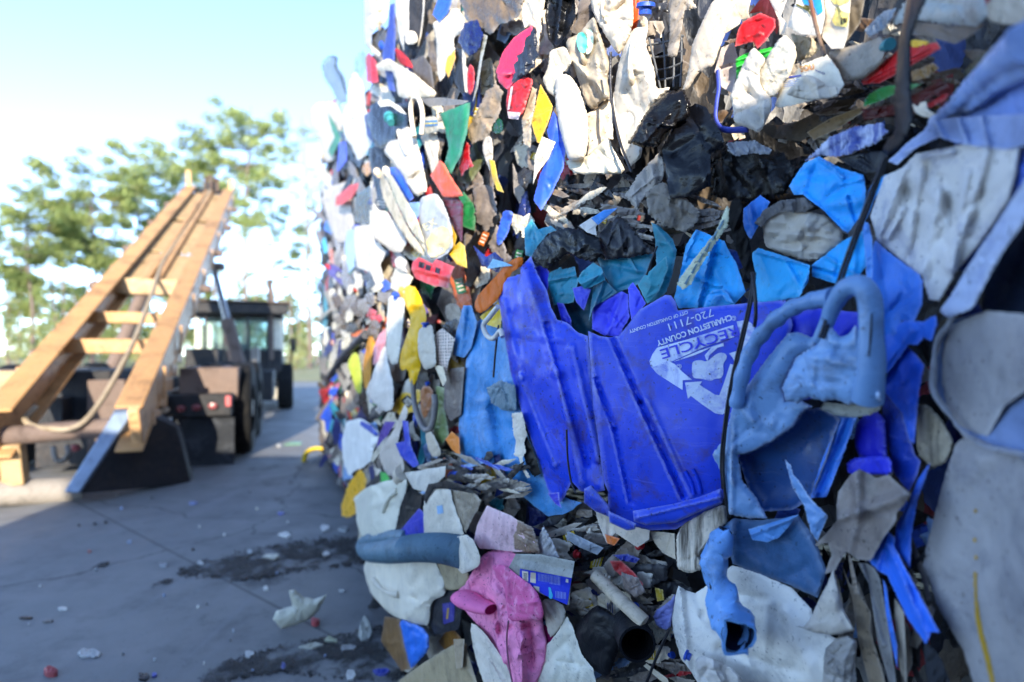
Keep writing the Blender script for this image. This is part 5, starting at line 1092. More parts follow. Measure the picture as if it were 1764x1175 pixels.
h('azure blade sheet | broad, standing right of the jug handle', 'plastic_sheet', 'plastic sheet', '#3a83ea', '1502,433 1508,414 1516,420 1529,433 1548,446 1585,473 1590,486 1588,526 1573,558 1554,551 1548,576 1518,589 1506,540 1500,491', 60, 'S', dirt=.15, rag=1.1, cr=[(1512,430,1540,570,8,20)], trans=.1)
h('narrow azure strip | upright left of the azure blade sheet', 'plastic_strip', 'strip', '#4b95ec', '1485,381 1496,384 1503,414 1503,476 1493,486 1491,445', 76, 'S', dirt=.1)
h('torn bright blue sheet | with ragged tip pointing right', 'plastic_sheet', 'plastic sheet', '#2c74ea', '1515,590 1536,570 1557,551 1590,554 1612,543 1614,556 1605,588 1591,582 1580,594 1565,594 1540,630 1511,663 1506,640', 66, 'S', rag=1.5, dirt=.1, cr=[(1512,650,1570,570,8,14)])
h('long blue hanging blade | below the torn bright blue sheet', 'plastic_sheet', 'plastic sheet', '#1f5fe0', '1560,594 1575,608 1592,629 1583,676 1575,764 1567,758 1554,712 1520,672 1530,640', 56, 'S', dirt=.15)
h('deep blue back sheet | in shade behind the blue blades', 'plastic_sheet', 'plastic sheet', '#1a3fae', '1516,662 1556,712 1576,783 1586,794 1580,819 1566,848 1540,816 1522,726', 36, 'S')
s, o = h('ultramarine bottle | standing behind the grey brown board', 'bottle', 'bottle', '#1c22c6', '1477,719 1524,704 1529,783 1528,792 1482,792 1470,762', 46, 'J', trans=0, key='ub', ca=.02, dirt=.2, bulge=.3)
h('', 'collar', '', '#2a36d8', '1457,790 1515,784 1537,788 1538,820 1507,817 1461,821', 56, 'J', parent=o, trans=0, bulge=.2, ca=.02)
h('azure tongs | two narrow blades crossing under the spray jug', 'plastic_strip', 'strip', '#357fe4', '1447,719 1476,720 1464,752 1450,790 1424,856 1396,858 1414,797 1434,750', 66, 'S', cr=[(1462,720,1410,856,-9,7)], dirt=.2)
h('right blue strip | long twisted ribbon beside the grey tote', 'plastic_strip', 'strip', '#2e6ae0', '1602,797 1595,822 1580,864 1570,921 1568,980 1552,958 1538,942 1545,903 1560,877 1582,824', 60, 'S', cr=[(1600,800,1556,900,8,10)], dirt=.1)
h('lower blue ribbon | forked, pointing down to the right', 'plastic_strip', 'strip', '#2b6fe6', '1496,966 1512,930 1528,899 1531,915 1543,928 1540,940 1563,985 1590,1036 1619,1090 1605,1088 1595,1110 1563,1065 1528,991 1514,984', 72, 'S', cr=[(1530,940,1600,1100,9,9), (1535,905,1510,980,6,8)], dirt=.1)
# grey tote at the far right, very close to the camera
s, o = h('grey tote | big open tub filling the right edge', 'grey_tote', 'tote', '#a3a6b0', '1640,560 1620,583 1607,619 1609,662 1629,712 1660,752 1647,765 1629,816 1595,944 1589,979 1621,1055 1659,1119 1680,1190 1800,1190 1800,790 1740,772 1700,755 1730,700 1800,650 1800,545 1700,535', 44, 'S', key='tote', bulge=.06, ca=.04, dirt=.4, res=56, fold=12, dcol='#5a5d66', wear=.3, cr=[(1660,760,1800,790,-14,20), (1690,780,1640,960,10,40), (1620,830,1600,1000,-14,24)])
h('', 'tub_inside', '', '#7d91b8', '1634,552 1700,535 1800,545 1800,810 1740,778 1684,756 1650,736 1625,706 1612,662 1614,616', 52, 'S', parent=o, bulge=-.25, ca=.03, dirt=.15, cr=[(1800,690,1690,750,12,40)])
px_tube('rim', [(1640, 545), (1616, 586), (1606, 622), (1612, 668), (1632, 714), (1664, 746), (1700, 764), (1750, 776), (1810, 782)], [5, 6, 6, 7], mat('#9aa2b4', dirt=.3), 62, o, n=60, seg=12, wob=5, flat=(1, .6))
decal('tote', 'paint_drip', '#c49a2c', '1677,984 1682,986 1683,1030 1688,1062 1696,1100 1706,1136 1716,1186 1708,1186 1698,1140 1688,1104 1680,1064', 1.5, rag=1.2)
for q in ((1680, 880), (1679, 930), (1681, 960)): decal('tote', 'paint_spot', '#c49a2c', [(q[0] - 3, q[1] - 3), (q[0] + 3, q[1] - 3), (q[0] + 2, q[1] + 4), (q[0] - 2, q[1] + 4)], 1.5, rnd=1)
h('grey brown board | folded corner jutting out below the blue bottle', 'folded_board', 'board', '#8c8078', '1464,819 1480,808 1498,816 1508,824 1531,818 1550,836 1569,851 1558,868 1544,884 1544,897 1520,930 1500,966 1478,964 1458,950 1446,968 1439,983 1421,989 1427,970 1433,956 1426,934 1402,941 1424,918 1442,896 1441,870 1444,848', 84, 'B', dirt=.4, cr=[(1476,812,1478,880,12,14), (1440,896,1478,882,9,10), (1560,852,1480,884,12,16), (1480,884,1462,950,6,12)], dscale=14)
h('round cream pot base | ringed, between blue blades and grey tote', 'pot_base', 'pot', '#b0a48c', '1578,697 1597,697 1622,722 1644,762 1630,797 1607,806 1580,782', 34, 'J', trans=0, ca=.02, dirt=.5, streak=.5)
h('tan slat | curved, leaning below the folded board', 'slat', 'slat', '#8d7c66', '1450,972 1463,1004 1482,1024 1500,1055 1499,1087 1519,1151 1528,1190 1500,1190 1478,1103 1468,1030', 62, 'B', dirt=.4)
h('thin tan slat | short, beside the curved tan slat', 'slat', 'slat', '#8c7d6c', '1460,950 1466,960 1481,1023 1471,1024', 74, 'B')
h('grey curved slat | middle of the leaning slats', 'slat', 'slat', '#7e7a76', '1477,969 1492,970 1506,978 1516,998 1524,1044 1531,1087 1546,1190 1534,1185 1512,1106 1497,1007', 68, 'B', dirt=.4, cr=[(1484,974,1520,1110,8,8)])
h('thin azure edge | between the grey slats', 'plastic_strip', 'strip', '#3278e4', '1521,998 1527,1010 1533,1055 1545,1110 1546,1152 1538,1120 1526,1056', 72, 'S')
h('pale grey slat | rightmost of the leaning slats', 'slat', 'slat', '#a09a92', '1541,1030 1557,1055 1560,1119 1562,1180 1550,1152 1541,1060', 64, 'B')
h('dark grey rubber fold | at the foot of the grey tote', 'rubber_mat', 'mat', '#33353a', '1590,1104 1610,1118 1628,1146 1640,1190 1602,1190 1594,1150', 62, 'C')

# -- the pale blue spray jug
jug = empty('split_jug', Vector(ray_pts(np.array([[1390., 900.]]), [wall_depth(1390)])[0]))
tag(jug, 'pale blue split jug, two curved grips, in front of the recycling bin', 'jug'); ITEMS.append(('pale blue split jug', np.array([1390., 640.]), 200))
jm = dict(dirt=.42, rough=.36, wear=.45, bump=.14, dcol='#3a3a38')
def jp(key, name, color, poly, lift, pre='S', **kw):
    q = dict(jm); q.update(kw); return h('', name, '', color, poly, lift, pre, key=key, parent=jug, **q)
JB = '#7199c6'
jp('jb', 'body', JB, '1357,574 1375,572 1407,584 1405,600 1372,616 1356,650 1347,669 1354,692 1380,690 1400,700 1379,712 1368,733 1330,760 1297,777 1271,784 1280,830 1304,858 1322,893 1290,893 1256,886 1250,850 1239,808 1227,783 1250,751 1261,704 1282,672 1318,622', 92, 'S', bulge=.14, ca=.1, fold=9, rag=1.2, res=52, cr=[(1350,590,1290,700,10,40), (1262,720,1258,880,8,10)])
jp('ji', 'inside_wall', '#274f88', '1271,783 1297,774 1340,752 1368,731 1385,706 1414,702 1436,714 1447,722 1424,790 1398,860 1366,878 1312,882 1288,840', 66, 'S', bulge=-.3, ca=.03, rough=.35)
jp('je', 'torn_edge', '#6f9fd6', '1352,792 1362,800 1366,818 1376,828 1395,858 1426,889 1408,933 1396,916 1386,872 1366,842', 88, 'S', rag=1.4)
jp('js', 'skirt', '#7ba3d0', '1372,615 1390,604 1407,594 1411,580 1414,568 1432,562 1447,580 1461,576 1474,560 1486,590 1516,612 1512,654 1519,692 1500,688 1486,691 1461,697 1440,688 1420,692 1393,684 1375,695 1354,691 1347,668', 128, 'S', bulge=.2, ca=.12, fold=9, rag=1.4, res=48)
jp('jl', 'lip', '#8d8f86', '1412,704 1420,692 1461,698 1486,690 1519,692 1516,706 1495,715 1472,719 1436,715', 112, 'S', bulge=-.2, ca=.03)
px_tube('grip', [(1410, 588, 0), (1424, 556, 6), (1438, 522, 14), (1454, 500, 20), (1474, 492, 22), (1492, 500, 20), (1499, 530, 16), (1501, 580, 14), (1500, 640, 10), (1494, 690, 0)], [11, 13, 15, 17, 18, 18, 18, 19, 22, 24], mat(JB, **jm), 132, jug, n=60, seg=20, wob=1.3)
px_tube('grip', [(1436, 512, 10), (1400, 518, 6), (1362, 532, 4), (1326, 560, 2), (1298, 596, 0), (1280, 640, 0), (1268, 700, -10)], [17, 16, 15, 14.5, 14, 13.5] + [13 + 1.6 * math.sin(i * 1.05) for i in range(38)] + [12], mat('#6b93c2', **jm), 116, jug, n=90, seg=20, wob=1)
px_tube('slit', [(1502, 540, 0), (1500, 580, 2), (1497, 615, 0)], [1.5, 2.2, 1.2], mat('#0a0d14', dirt=0), 160, jug, n=14, seg=6)
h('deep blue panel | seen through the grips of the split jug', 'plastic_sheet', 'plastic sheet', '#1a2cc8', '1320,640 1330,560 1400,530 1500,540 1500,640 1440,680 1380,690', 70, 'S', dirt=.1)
h('slate blue panel | flat, below the split jug with a folded tip', 'plastic_sheet', 'plastic sheet', '#44709f', '1248,903 1264,893 1306,896 1360,891 1375,886 1390,908 1403,928 1425,985 1408,1030 1360,1008 1300,986 1262,972 1252,935', 62, 'S', bulge=.12, dirt=.3, cr=[(1262,896,1262,970,10,14)])
h('light blue folded tip | lying on the slate blue panel', 'plastic_sheet', 'plastic sheet', '#5f9de0', '1289,912 1320,903 1360,890 1376,886 1358,908 1342,926 1322,934 1296,930', 82, 'S', cr=[(1292,922,1372,890,5,6)])
px = [(1250, 912, 0), (1236, 945, 8), (1232, 990, 16), (1246, 1035, 22), (1262, 1070, 36), (1268, 1096, 60)]
px_tube('torn_neck', px, [16, 28, 24, 26, 34, 36, 33], mat('#6da1dc', **jm), 92, n=46, seg=26, two=True, flat=(1, .8), inner=mat('#0a1630', rough=.5), wob=8)  # near-black inner wall stands for the shade inside the neck
tag(bpy.data.objects['torn_neck'], 'pale blue torn bottle neck, drooping with a dark open mouth', 'bottle neck'); ITEMS.append(('pale blue torn bottle neck', np.array([1250., 1020.]), 90))
h('shade sheet | black, standing for the dark inside the torn bottle neck', 'cloth_scrap', 'cloth', '#04060c', '1238,1072 1262,1060 1292,1062 1300,1088 1294,1108 1264,1112 1240,1096', 96, 'S', bulge=-.2)  # black sheet added for the shade in the mouth, no cloth there

# -- bottom tier
h('broad white tub side | big smooth sheet at the bottom', 'plastic_sheet', 'plastic sheet', '#eceef2', '1169,1009 1180,1016 1198,1022 1215,1010 1240,990 1262,974 1300,984 1362,1012 1398,1049 1404,1078 1440,1100 1472,1122 1476,1190 1210,1190 1190,1157 1173,1135 1160,1090 1156,1055', 54, 'S', ca=.09, fold=8, bulge=.06, dirt=.4, res=52, cr=[(1170,1010,1186,1150,10,10), (1198,1024,1212,1060,-5,10), (1212,1060,1236,1090,-5,10)])
h('white crushed bottle | at the bottom edge under the torn neck', 'crushed_bottle', 'bottle', '#dfe1e6', '1195,1140 1209,1127 1237,1138 1270,1157 1290,1190 1205,1190', 78, 'J', dirt=.15)
h('greyish bottle neck | wrinkled flange right of the broad white tub side', 'crushed_bottle', 'bottle', '#c2c1bf', '1369,1078 1384,1080 1397,1064 1410,1034 1426,1004 1436,979 1445,1017 1453,1049 1472,1085 1450,1092 1433,1094 1404,1090', 80, 'S', ca=.22, cs=.3, dirt=.35, bulge=.2)
h('grey stained bottle | below the greyish bottle neck', 'crushed_bottle', 'bottle', '#a7a9ad', '1420,1119 1440,1100 1461,1094 1478,1106 1472,1146 1462,1190 1416,1190', 72, 'J', dirt=.5, trans=0)
h('white streaked bottle | scorched brown, right under the recycling bin', 'crushed_bottle', 'bottle', '#d9d4cb', '1165,925 1179,900 1209,883 1250,868 1253,900 1236,914 1204,955 1210,980 1188,988 1166,980', 64, 'J', trans=0, dirt=.3, streak=.9, dcol='#40352a', ca=.06)
h('cream broken lid | under the lower left rim of the recycling bin', 'lid', 'lid', '#d8cab6', '1022,869 1046,876 1051,893 1095,908 1120,914 1118,930 1098,943 1060,918 1045,935 1032,905', 58, 'S', dirt=.3)
h('cream cup side | left of the white streaked bottle', 'crushed_cup', 'cup', '#d2cbbd', '1118,914 1162,919 1164,964 1142,953 1128,936', 50, 'S', dirt=.3)
h('orange flame printed scrap | under the cream broken lid', 'wrapper', 'wrapper', '#e3742a', '1042,920 1068,928 1058,940 1046,936', 60, 'S')
for lb, poly, lf, q in (('large black pipe piece | lying at the bottom beside the pink hoodie', '984,1085 1026,1041 1051,1052 1078,1082 1068,1112 1048,1170 1010,1145 990,1113', 56, {}),):
    h(lb, 'pipe_piece', 'pipe', '#15161a', poly, lf, 'J', trans=0, bulge=.3, ca=.04, rough=.4, dirt=.2)
px_tube('pipe_end', [(1080, 1076, 0), (1090, 1092, 20), (1098, 1110, 44)], [30, 31, 31], mat('#1b1c21', rough=.4), 44, n=10, seg=28, two=True, inner=mat('#050507', rough=.6))
tag(bpy.data.objects['pipe_end'], 'short black pipe, its open end facing out beside the black pipe piece', 'pipe'); bpy.data.objects['pipe_end'].name = 'open_pipe'
px_tube('white_tube', [(1024, 990), (1060, 1025), (1110, 1072)], [11, 12, 12], mat('#cfc7b8', dirt=.5, rough=.6), 62, n=18)
tag(bpy.data.objects['white_tube'], 'dirty white tube, slanting above the black pipes', 'tube'); ITEMS.append(('dirty white tube', np.array([1066., 1030.]), 50))
h('long red scrap | behind the dirty white tube', 'plastic_scrap', 'plastic scrap', '#b8262c', '1050,966 1070,966 1092,986 1108,1006 1104,1018 1080,1000 1058,982', 50, 'S', dirt=.4)
h('lavender bottle | left of the broad white tub side', 'crushed_bottle', 'bottle', '#7f86c8', '1123,1056 1154,1036 1165,1019 1158,1060 1155,1086 1132,1082', 46, 'J', trans=.2)
h('small blue scrap | above the long red scrap', 'plastic_scrap', 'plastic scrap', '#26369a', '1056,956 1080,954 1102,962 1096,970 1070,966', 42, 'F')
h('mustard scrap | left of the white streaked bottle', 'plastic_scrap', 'plastic scrap', '#b59a2c', '1128,1012 1142,1016 1144,1034 1132,1036', 40, 'F')
h('taupe pinkish clump | above the lavender bottle', 'film_bag', 'plastic bag', '#8f8078', '1070,985 1100,996 1112,1020 1094,1030 1074,1012', 52, 'F')
# pink hoodie with collar and cuff
s, o = h('pink hoodie | crumpled at the bottom with a loose collar', 'hoodie', 'hoodie', '#f594bc', '829,958 846,947 889,947 886,975 923,1013 938,1049 934,1070 944,1113 936,1150 918,1190 883,1190 863,1136 839,1094 820,1074 796,1046 788,1022 795,1008 815,985', 58, 'C', key='hood', st=4, ang=80, ca=.6, dirt=.75, dcol='#a32a66', dscale=16, bump=.8, res=52, fold=16, cr=[(850,1075,868,1140,12,9), (895,1075,900,1180,14,10), (915,1075,918,1150,-12,8), (880,1080,884,1180,-12,8), (832,962,812,1000,12,10), (846,965,836,1010,-10,8), (905,1090,885,1150,8,7)])  # magenta blotches put the shade of the folds into the colour
h('', 'collar_flap', '', '#e26a9e', '846,974 868,972 890,990 922,1012 937,1050 934,1070 905,1068 876,1072 872,1040 868,1006 856,1000', 86, 'C', parent=o, dirt=.6, dcol='#f7bcd6', dscale=14, ca=.35, fold=6, cr=[(870,980,876,1068,10,8)])
px_tube('cuff', [(846, 1050, 10), (826, 1044, 18), (806, 1034, 22), (796, 1028, 16)], [15, 20, 24, 22], mat('#ee7cac', rough=.85, spec=.1, dirt=.3, dcol='#9c2a60', wear=0), 70, o, n=12, seg=20, two=True, flat=(1, .55), inner=mat('#7c1440', rough=.9, spec=.1, wear=0))  # magenta blotches and dark lining stand for shade in the sleeve
px_tube('drawstring', [(876, 1070, 34), (873, 1100, 10), (876, 1140, 8), (884, 1185, 10)], 1.6, mat('#8a5a6c'), 76, o, n=20, seg=8)
s, o = h('grey box with blue label | wedged right of the pink hoodie', 'labelled_box', 'box', '#8f9698', '876,978 889,954 930,955 990,967 985,996 980,1043 933,1023 897,1002', 84, 'B', key='gbox', cr=[(896,978,986,996,9,14)], ca=.03)
decal('gbox', 'label', '#1c34c8', '896,980 925,985 985,996 981,1018 977,1042 940,1026 905,1005 895,1001', 1.4, dirt=.05)
for q, c in (('899,983 910,985 910,1002 900,1000', '#dcdcd6'), ('914,986 923,987 923,1005 913,1003', '#dcd6c8'), ('919,1009 929,1011 929,1020 919,1016', '#b9bcb6'), ('975,997 979,998 979,1004 974,1003', '#d8dcd8')): decal('gbox', 'label_panel', c, q, 2.2, dirt=.05)
for k in range(7): decal('gbox', 'barcode_bar', '#30323c', [(902, 987 + k * 1.8), (908, 988 + k * 1.8), (908, 988.8 + k * 1.8), (902, 987.8 + k * 1.8)], 2.9, dirt=0)
for k in range(8):
    for (xa, yb, ln) in ((927, 988, 13), (947, 991, 15), (957, 1018, 12)):
        decal('gbox', 'label_line', '#8f9ee0', [(xa + k * 2.4, yb + k * .35), (xa + k * 2.4 + 1, yb + k * .35), (xa + k * 2.4 + 1, yb + ln + k * .35), (xa + k * 2.4, yb + ln + k * .35)], 2.2, dirt=0)
decal('gbox', 'label_picture', '#3cb4dc', chaikin(np.array([[944,1011],[949,1012],[950,1020],[953,1026],[950,1033],[945,1030],[946,1020]], float), 2), 2.4, dirt=0)
h('pale pink carton | ribbed and grimy above the pink hoodie', 'carton', 'carton', '#dcb6ba', '816,932 822,905 829,890 839,871 863,881 880,888 897,900 917,916 924,948 890,951 846,946 826,945', 66, 'B', dirt=.4, cr=[(838,876,830,940,4,4), (852,880,846,944,4,4), (866,886,862,946,4,4), (882,892,878,948,4,4)])
h('brown crushed carton end | right of the pale pink carton', 'carton', 'carton', '#8d7460', '892,896 917,908 926,930 930,952 904,952 886,946 884,920', 70, 'F', ca=.3)
px_tube('hose', [(800, 952, -20), (760, 944, 0), (715, 944, 10), (670, 950, 14), (636, 950, 10), (624, 941, -10), (634, 931, -30), (670, 926, -40), (704, 926, -46)], [17, 17, 17, 17, 16, 12, 12, 12, 12], mat('#5f7c8c', rough=.45), 74, n=130, seg=16, ridge=(0, .15))
tag(bpy.data.objects['hose'], 'blue grey corrugated hose, bent double in the lower bale', 'hose'); ITEMS.append(('blue grey corrugated hose', np.array([700., 942.]), 80)); bpy.data.objects['hose'].name = 'corrugated_hose'
h('wide white jug | broad shoulder above the corrugated hose', 'crushed_jug', 'jug', '#efece4', '608,858 631,840 661,829 701,823 699,848 683,909 678,920 650,926 624,926 614,902 613,874', 60, 'J', dirt=.1, ca=.24, st=2.6, ang=70)
h('amber yellow bag | hanging low at the left edge of the stack', 'film_bag', 'plastic bag', '#f0b010', '621,804 632,827 628,848 612,886 600,892 589,890 588,871 600,834', 46, 'F', ca=.3, dirt=.1)
h('black bowl | upright, right of the wide white jug', 'bowl', 'bowl', '#111214', '681,912 690,870 705,833 728,853 724,885 700,908', 54, 'S', bulge=-.2)
h('deep blue wedge | between black bowl and rounded grey box', 'plastic_sheet', 'plastic sheet', '#2e35b4', '684,920 705,895 722,876 732,884 732,926', 60, 'S')
h('rounded grey box | with faint blue print above the hose', 'crushed_box', 'box', '#cbc9c2', '731,858 748,842 776,842 779,862 796,908 800,922 731,926 729,884', 66, 'J', trans=0, bulge=.12, ca=.05, key='rbox')
decal('rbox', 'faded_print', '#8db4d8', '752,872 762,870 764,884 754,886', 1.5)
h('black rubber rim | curling over the rounded grey box', 'rubber_strip', 'strip', '#16171a', '729,856 738,834 770,828 800,836 830,850 812,850 776,842 748,842 733,868', 72, 'S')
h('beige crumpled bag | right of the rounded grey box', 'film_bag', 'plastic bag', '#a5967f', '775,844 815,847 830,862 822,880 810,900 803,920 788,904 778,874', 64, 'F', ca=.3)
h('white frayed rag | hanging over the end of the hose', 'cloth_scrap', 'cloth', '#d7d5d0', '774,936 785,925 810,920 827,955 827,974 810,984 792,990 784,962', 98, 'C', st=4)
h('white cap scrap | under the folded greyish bottle', 'plastic_scrap', 'plastic scrap', '#d9d9d6', '697,815 735,808 768,803 766,820 735,848 712,842', 58, 'S', ca=.2)
h('big white jug base | wide, below the corrugated hose', 'crushed_jug', 'jug', '#ece7de', '626,976 632,964 701,957 748,964 764,998 768,1024 742,1037 738,1078 720,1076 674,1060 641,1026 631,1002', 60, 'J', dirt=.18, ca=.26, st=2.2, ang=40)
h('beige cloth bag | right of the big white jug base', 'film_bag', 'plastic bag', '#b3a283', '750,962 782,966 812,988 797,1014 768,1018 762,998', 54, 'C')
s, o = h('dark tub with purple inside | left of the pink hoodie', 'broken_tub', 'tub', '#26262c', '745,1036 758,1018 790,1018 796,1046 790,1084 748,1094 740,1072', 50, 'S', key='dtub')
decal('dtub', 'purple_label', '#352f86', '762,1040 784,1036 782,1070 764,1076', 1.5); decal('dtub', 'label_stripe', '#a8843c', '770,1048 774,1047 772,1066 768,1067', 2.2)
s, o = h('blue crushed cup | tilted near the ground, left of the tan box', 'crushed_cup', 'cup', '#2573dc', '687,1066 728,1080 739,1096 739,1120 718,1142 708,1154 698,1116', 58, 'J', trans=0, bulge=.3, dirt=.15)
h('brown paper bag | left of the blue crushed cup', 'paper_bag', 'paper bag', '#7b5a34', '663,1062 688,1066 698,1116 708,1153 692,1156 656,1104', 46, 'S')
h('tan box | opened flat along the bottom edge', 'carton', 'carton', '#b09c78', '672,1190 690,1170 728,1143 778,1112 800,1106 826,1190', 60, 'B', dirt=.3)
h('tan upright slat | at the back of the tan box', 'slat', 'slat', '#b7a182', '781,1101 800,1101 797,1150 786,1152', 74, 'B')
h('long white film | hanging left of the pink hoodie folds', 'film_bag', 'plastic bag', '#dcd9d4', '808,1072 824,1078 850,1110 878,1154 884,1190 838,1190 818,1133', 70, 'C', st=4, ang=60)
h('white smooth panel | right of the pink hoodie at the bottom edge', 'plastic_sheet', 'plastic sheet', '#f0eee8', '977,1062 988,1084 1002,1127 1022,1152 1030,1190 914,1190 928,1126 957,1094', 62, 'S', ca=.16, fold=8, dirt=.35)
h('cream frayed strips | behind the grey box with blue label', 'cloth_scrap', 'cloth', '#cabfae', '930,1030 966,1036 978,1060 957,1092 946,1100 938,1060', 60, 'C')
h('magenta sleeve | right edge of the pink hoodie', 'cloth_scrap', 'cloth', '#a32464', '935,1072 946,1085 955,1098 946,1118 938,1096', 54, 'C')
h('silvery pouch | standing right of the brown carton end', 'pouch', 'pouch', '#b7bcc8', '936,905 953,935 964,962 948,966 922,956 928,926', 62, 'F', rough=.2)
h('grey blue slat | lying right of the silvery pouch', 'slat', 'slat', '#7d8ba0', '977,914 1006,928 1040,944 1029,956 1000,944 976,930', 56, 'S', dirt=.4)
h('small green scrap | below the folded greyish bottle', 'plastic_scrap', 'plastic scrap', '#3fb24c', '655,812 668,816 672,828 656,836', 50, 'S')

# -- wires that hold the bales
def wire(label, path, r=2.6, lift=100, m=None, n=50):
    o = px_tube('baling_wire', path, r, m or mat('#3a3a3e', rough=.35, metal=.6, dirt=.4), lift, n=n, seg=8)
    tag(o, label, 'wire', 'baling wires'); return o
wire('thick double wire running from the black strap down to the split jug', [(1524, 270), (1506, 316, 10), (1482, 378, 10), (1452, 460, 10), (1424, 548, 50), (1412, 582, 60)], 3.2, 108)
wire('second thick wire lying close beside the double wire to the split jug', [(1528, 272), (1512, 318, 10), (1488, 380, 10), (1458, 462, 10), (1430, 550, 50), (1418, 584, 60)], 2.6, 104)
wire('wire from the twisted black rag down across the recycling emblem', [(1300, 470), (1294, 520, 10), (1276, 600, 10), (1258, 680, 10), (1246, 780, 10), (1248, 840, 10), (1256, 890)], 3.0, 92)
wire('thinner wire beside the one crossing the recycling emblem', [(1296, 480), (1288, 530, 10), (1270, 606, 10), (1254, 684, 10), (1242, 782, 10), (1244, 842)], 2.0, 94)
wire('wire lying between bright white bottle and tall sunlit jug', [(1052, 90), (1052, 150), (1058, 200), (1070, 250), (1088, 296)], 2.4, 62)
wire('rusty wire crossing the printed carton', [(1393, -14), (1402, 30), (1412, 68), (1420, 96)], 3.4, 72, mat('#6a5544', dirt=.7, dcol='#7a3410'))
wire('wire running down the sky blue tote wall', [(859, 560), (854, 600), (850, 650)], 1.8, 56)
wire('short wire poking out of the teal bin wall', [(1132, 424), (1122, 450), (1114, 474)], 1.8, 66)
wire('wire end sticking out at the bottom beside the open pipe', [(1152, 1086), (1132, 1130), (1108, 1190)], 2.6, 84)
wire('thin double wire over the end panel of the recycling bin', [(976, 740), (978, 790), (984, 830), (992, 850)], 1.8, 66)
wire('thin wire loop dangling against the sky', [(560, 130), (556, 112), (568, 98), (580, 100), (578, 116), (588, 132), (596, 160)], 1.2, 20)
wire('knotted wire end hanging from the black rag', [(1296, 470), (1300, 500, 20), (1302, 540, 20), (1300, 562, 10)], 3.2, 96)
# ------------------------------------------------------------------ litter on the concrete
def lit(label, name, cat, color, poly, pre='S', **kw):
    return h(label, name, cat, color, poly, kw.pop('lift', 0), pre, ground=True, **kw)
def gblob(px, py, w_, h_, n=7, seed=0, jag=.35):
    r = np.random.RandomState(seed); a = np.sort(r.uniform(0, 6.283, n)) if n > 8 else np.linspace(0, 6.283, n, endpoint=False) + r.uniform(-.3, .3, n)
    k = r.uniform(1 - jag, 1.1, n); return np.stack([px + np.cos(a) * w_ * k, py + np.sin(a) * h_ * k], 1)
DIRT = gmat('grit', (.035, .031, .029, 1), (.085, .077, .07, 1), 38)
DIRT.node_tree.nodes['Bump'].inputs['Strength'].default_value = .1
_n = DIRT.node_tree.nodes; _L = DIRT.node_tree.links; _t = _n.new('ShaderNodeTexNoise'); _t.inputs['Scale'].default_value = 5; _t.inputs['Detail'].default_value = 10; _t.inputs['Roughness'].default_value = .75
_c = _n.new('ShaderNodeTexCoord'); _L.new(_c.outputs['Object'], _t.inputs['Vector']); _r = _n.new('ShaderNodeMapRange'); _r.inputs[1].default_value = .38; _r.inputs[2].default_value = .56; _L.new(_t.outputs['Fac'], _r.inputs[0])
_b = _n.new('ShaderNodeBsdfTransparent'); _m = _n.new('ShaderNodeMixShader'); _L.new(_r.outputs[0], _m.inputs[0]); _L.new(_n['Principled BSDF'].outputs[0], _m.inputs[1]); _L.new(_b.outputs[0], _m.inputs[2]); _L.new(_m.outputs[0], _n['Material Output'].inputs[0])
def dirt(poly, seed):
    s = Surf(chaikin(parse(poly), 1), 'F', .2, seed=seed, ground=True, ca=.006, cs=.12, bulge=.0, rag=7, res=110, th=1, fold=0)
    o = s.build('dirt_strip', DIRT); tag(o, kind='stuff')
dirt('300,990 330,975 372,962 430,950 500,938 560,930 612,925 650,935 660,965 618,972 560,978 500,986 450,998 400,1000 362,994', 1)
dirt('330,1170 400,1140 470,1118 540,1106 600,1092 664,1080 700,1110 700,1180 560,1165 480,1160 420,1165 380,1180', 2)
dirt('255,1012 285,1000 300,998 292,1006 268,1014', 3)
dirt('152,985 170,972 190,968 184,976 166,984', 4)
s = Surf(parse('470,1066 476,1052 504,1044 497,1017 508,1016 521,1028 542,1032 563,1024 549,1052 532,1068 505,1078 484,1084'), 'F', 10, seed=3, dep=FP * HC / (1080 - CY), ca=.25, bulge=.35, cs=.3, rag=.6)
o = s.build('crumpled_bag', mat('#b9bdb4', dirt=.2, rough=.4)); tag(o, 'pale crumpled plastic bag standing on the concrete', 'plastic bag'); ITEMS.append(('pale crumpled plastic bag', s.c, 60))
lit('red bottle cap, on the concrete by the bottom left corner', 'bottle_cap', 'bottle cap', '#a3141c', gblob(88, 1162, 12, 6, 12, 1, .02), 'J', lift=6, bulge=.3)  # loose screw cap from a bottle
lit('red bottle cap, next to the pale crumpled plastic bag', 'bottle_cap', 'bottle cap', '#c02733', gblob(544, 1075, 8, 5, 12, 2, .02), 'J', lift=6, bulge=.3)
px_tube('bucket_rim', [(524, 794, 0), (527, 782, 8), (538, 774, 14), (554, 773, 14), (568, 780, 8), (573, 794, 0)], 4.5, mat('#e0bd1c', dirt=.3), 4, n=24, dep=FP * HC / (797 - CY), flat=(1, .6))
tag(bpy.data.objects['bucket_rim'], 'yellow bucket rim, standing up at the foot of the far bales', 'rim')
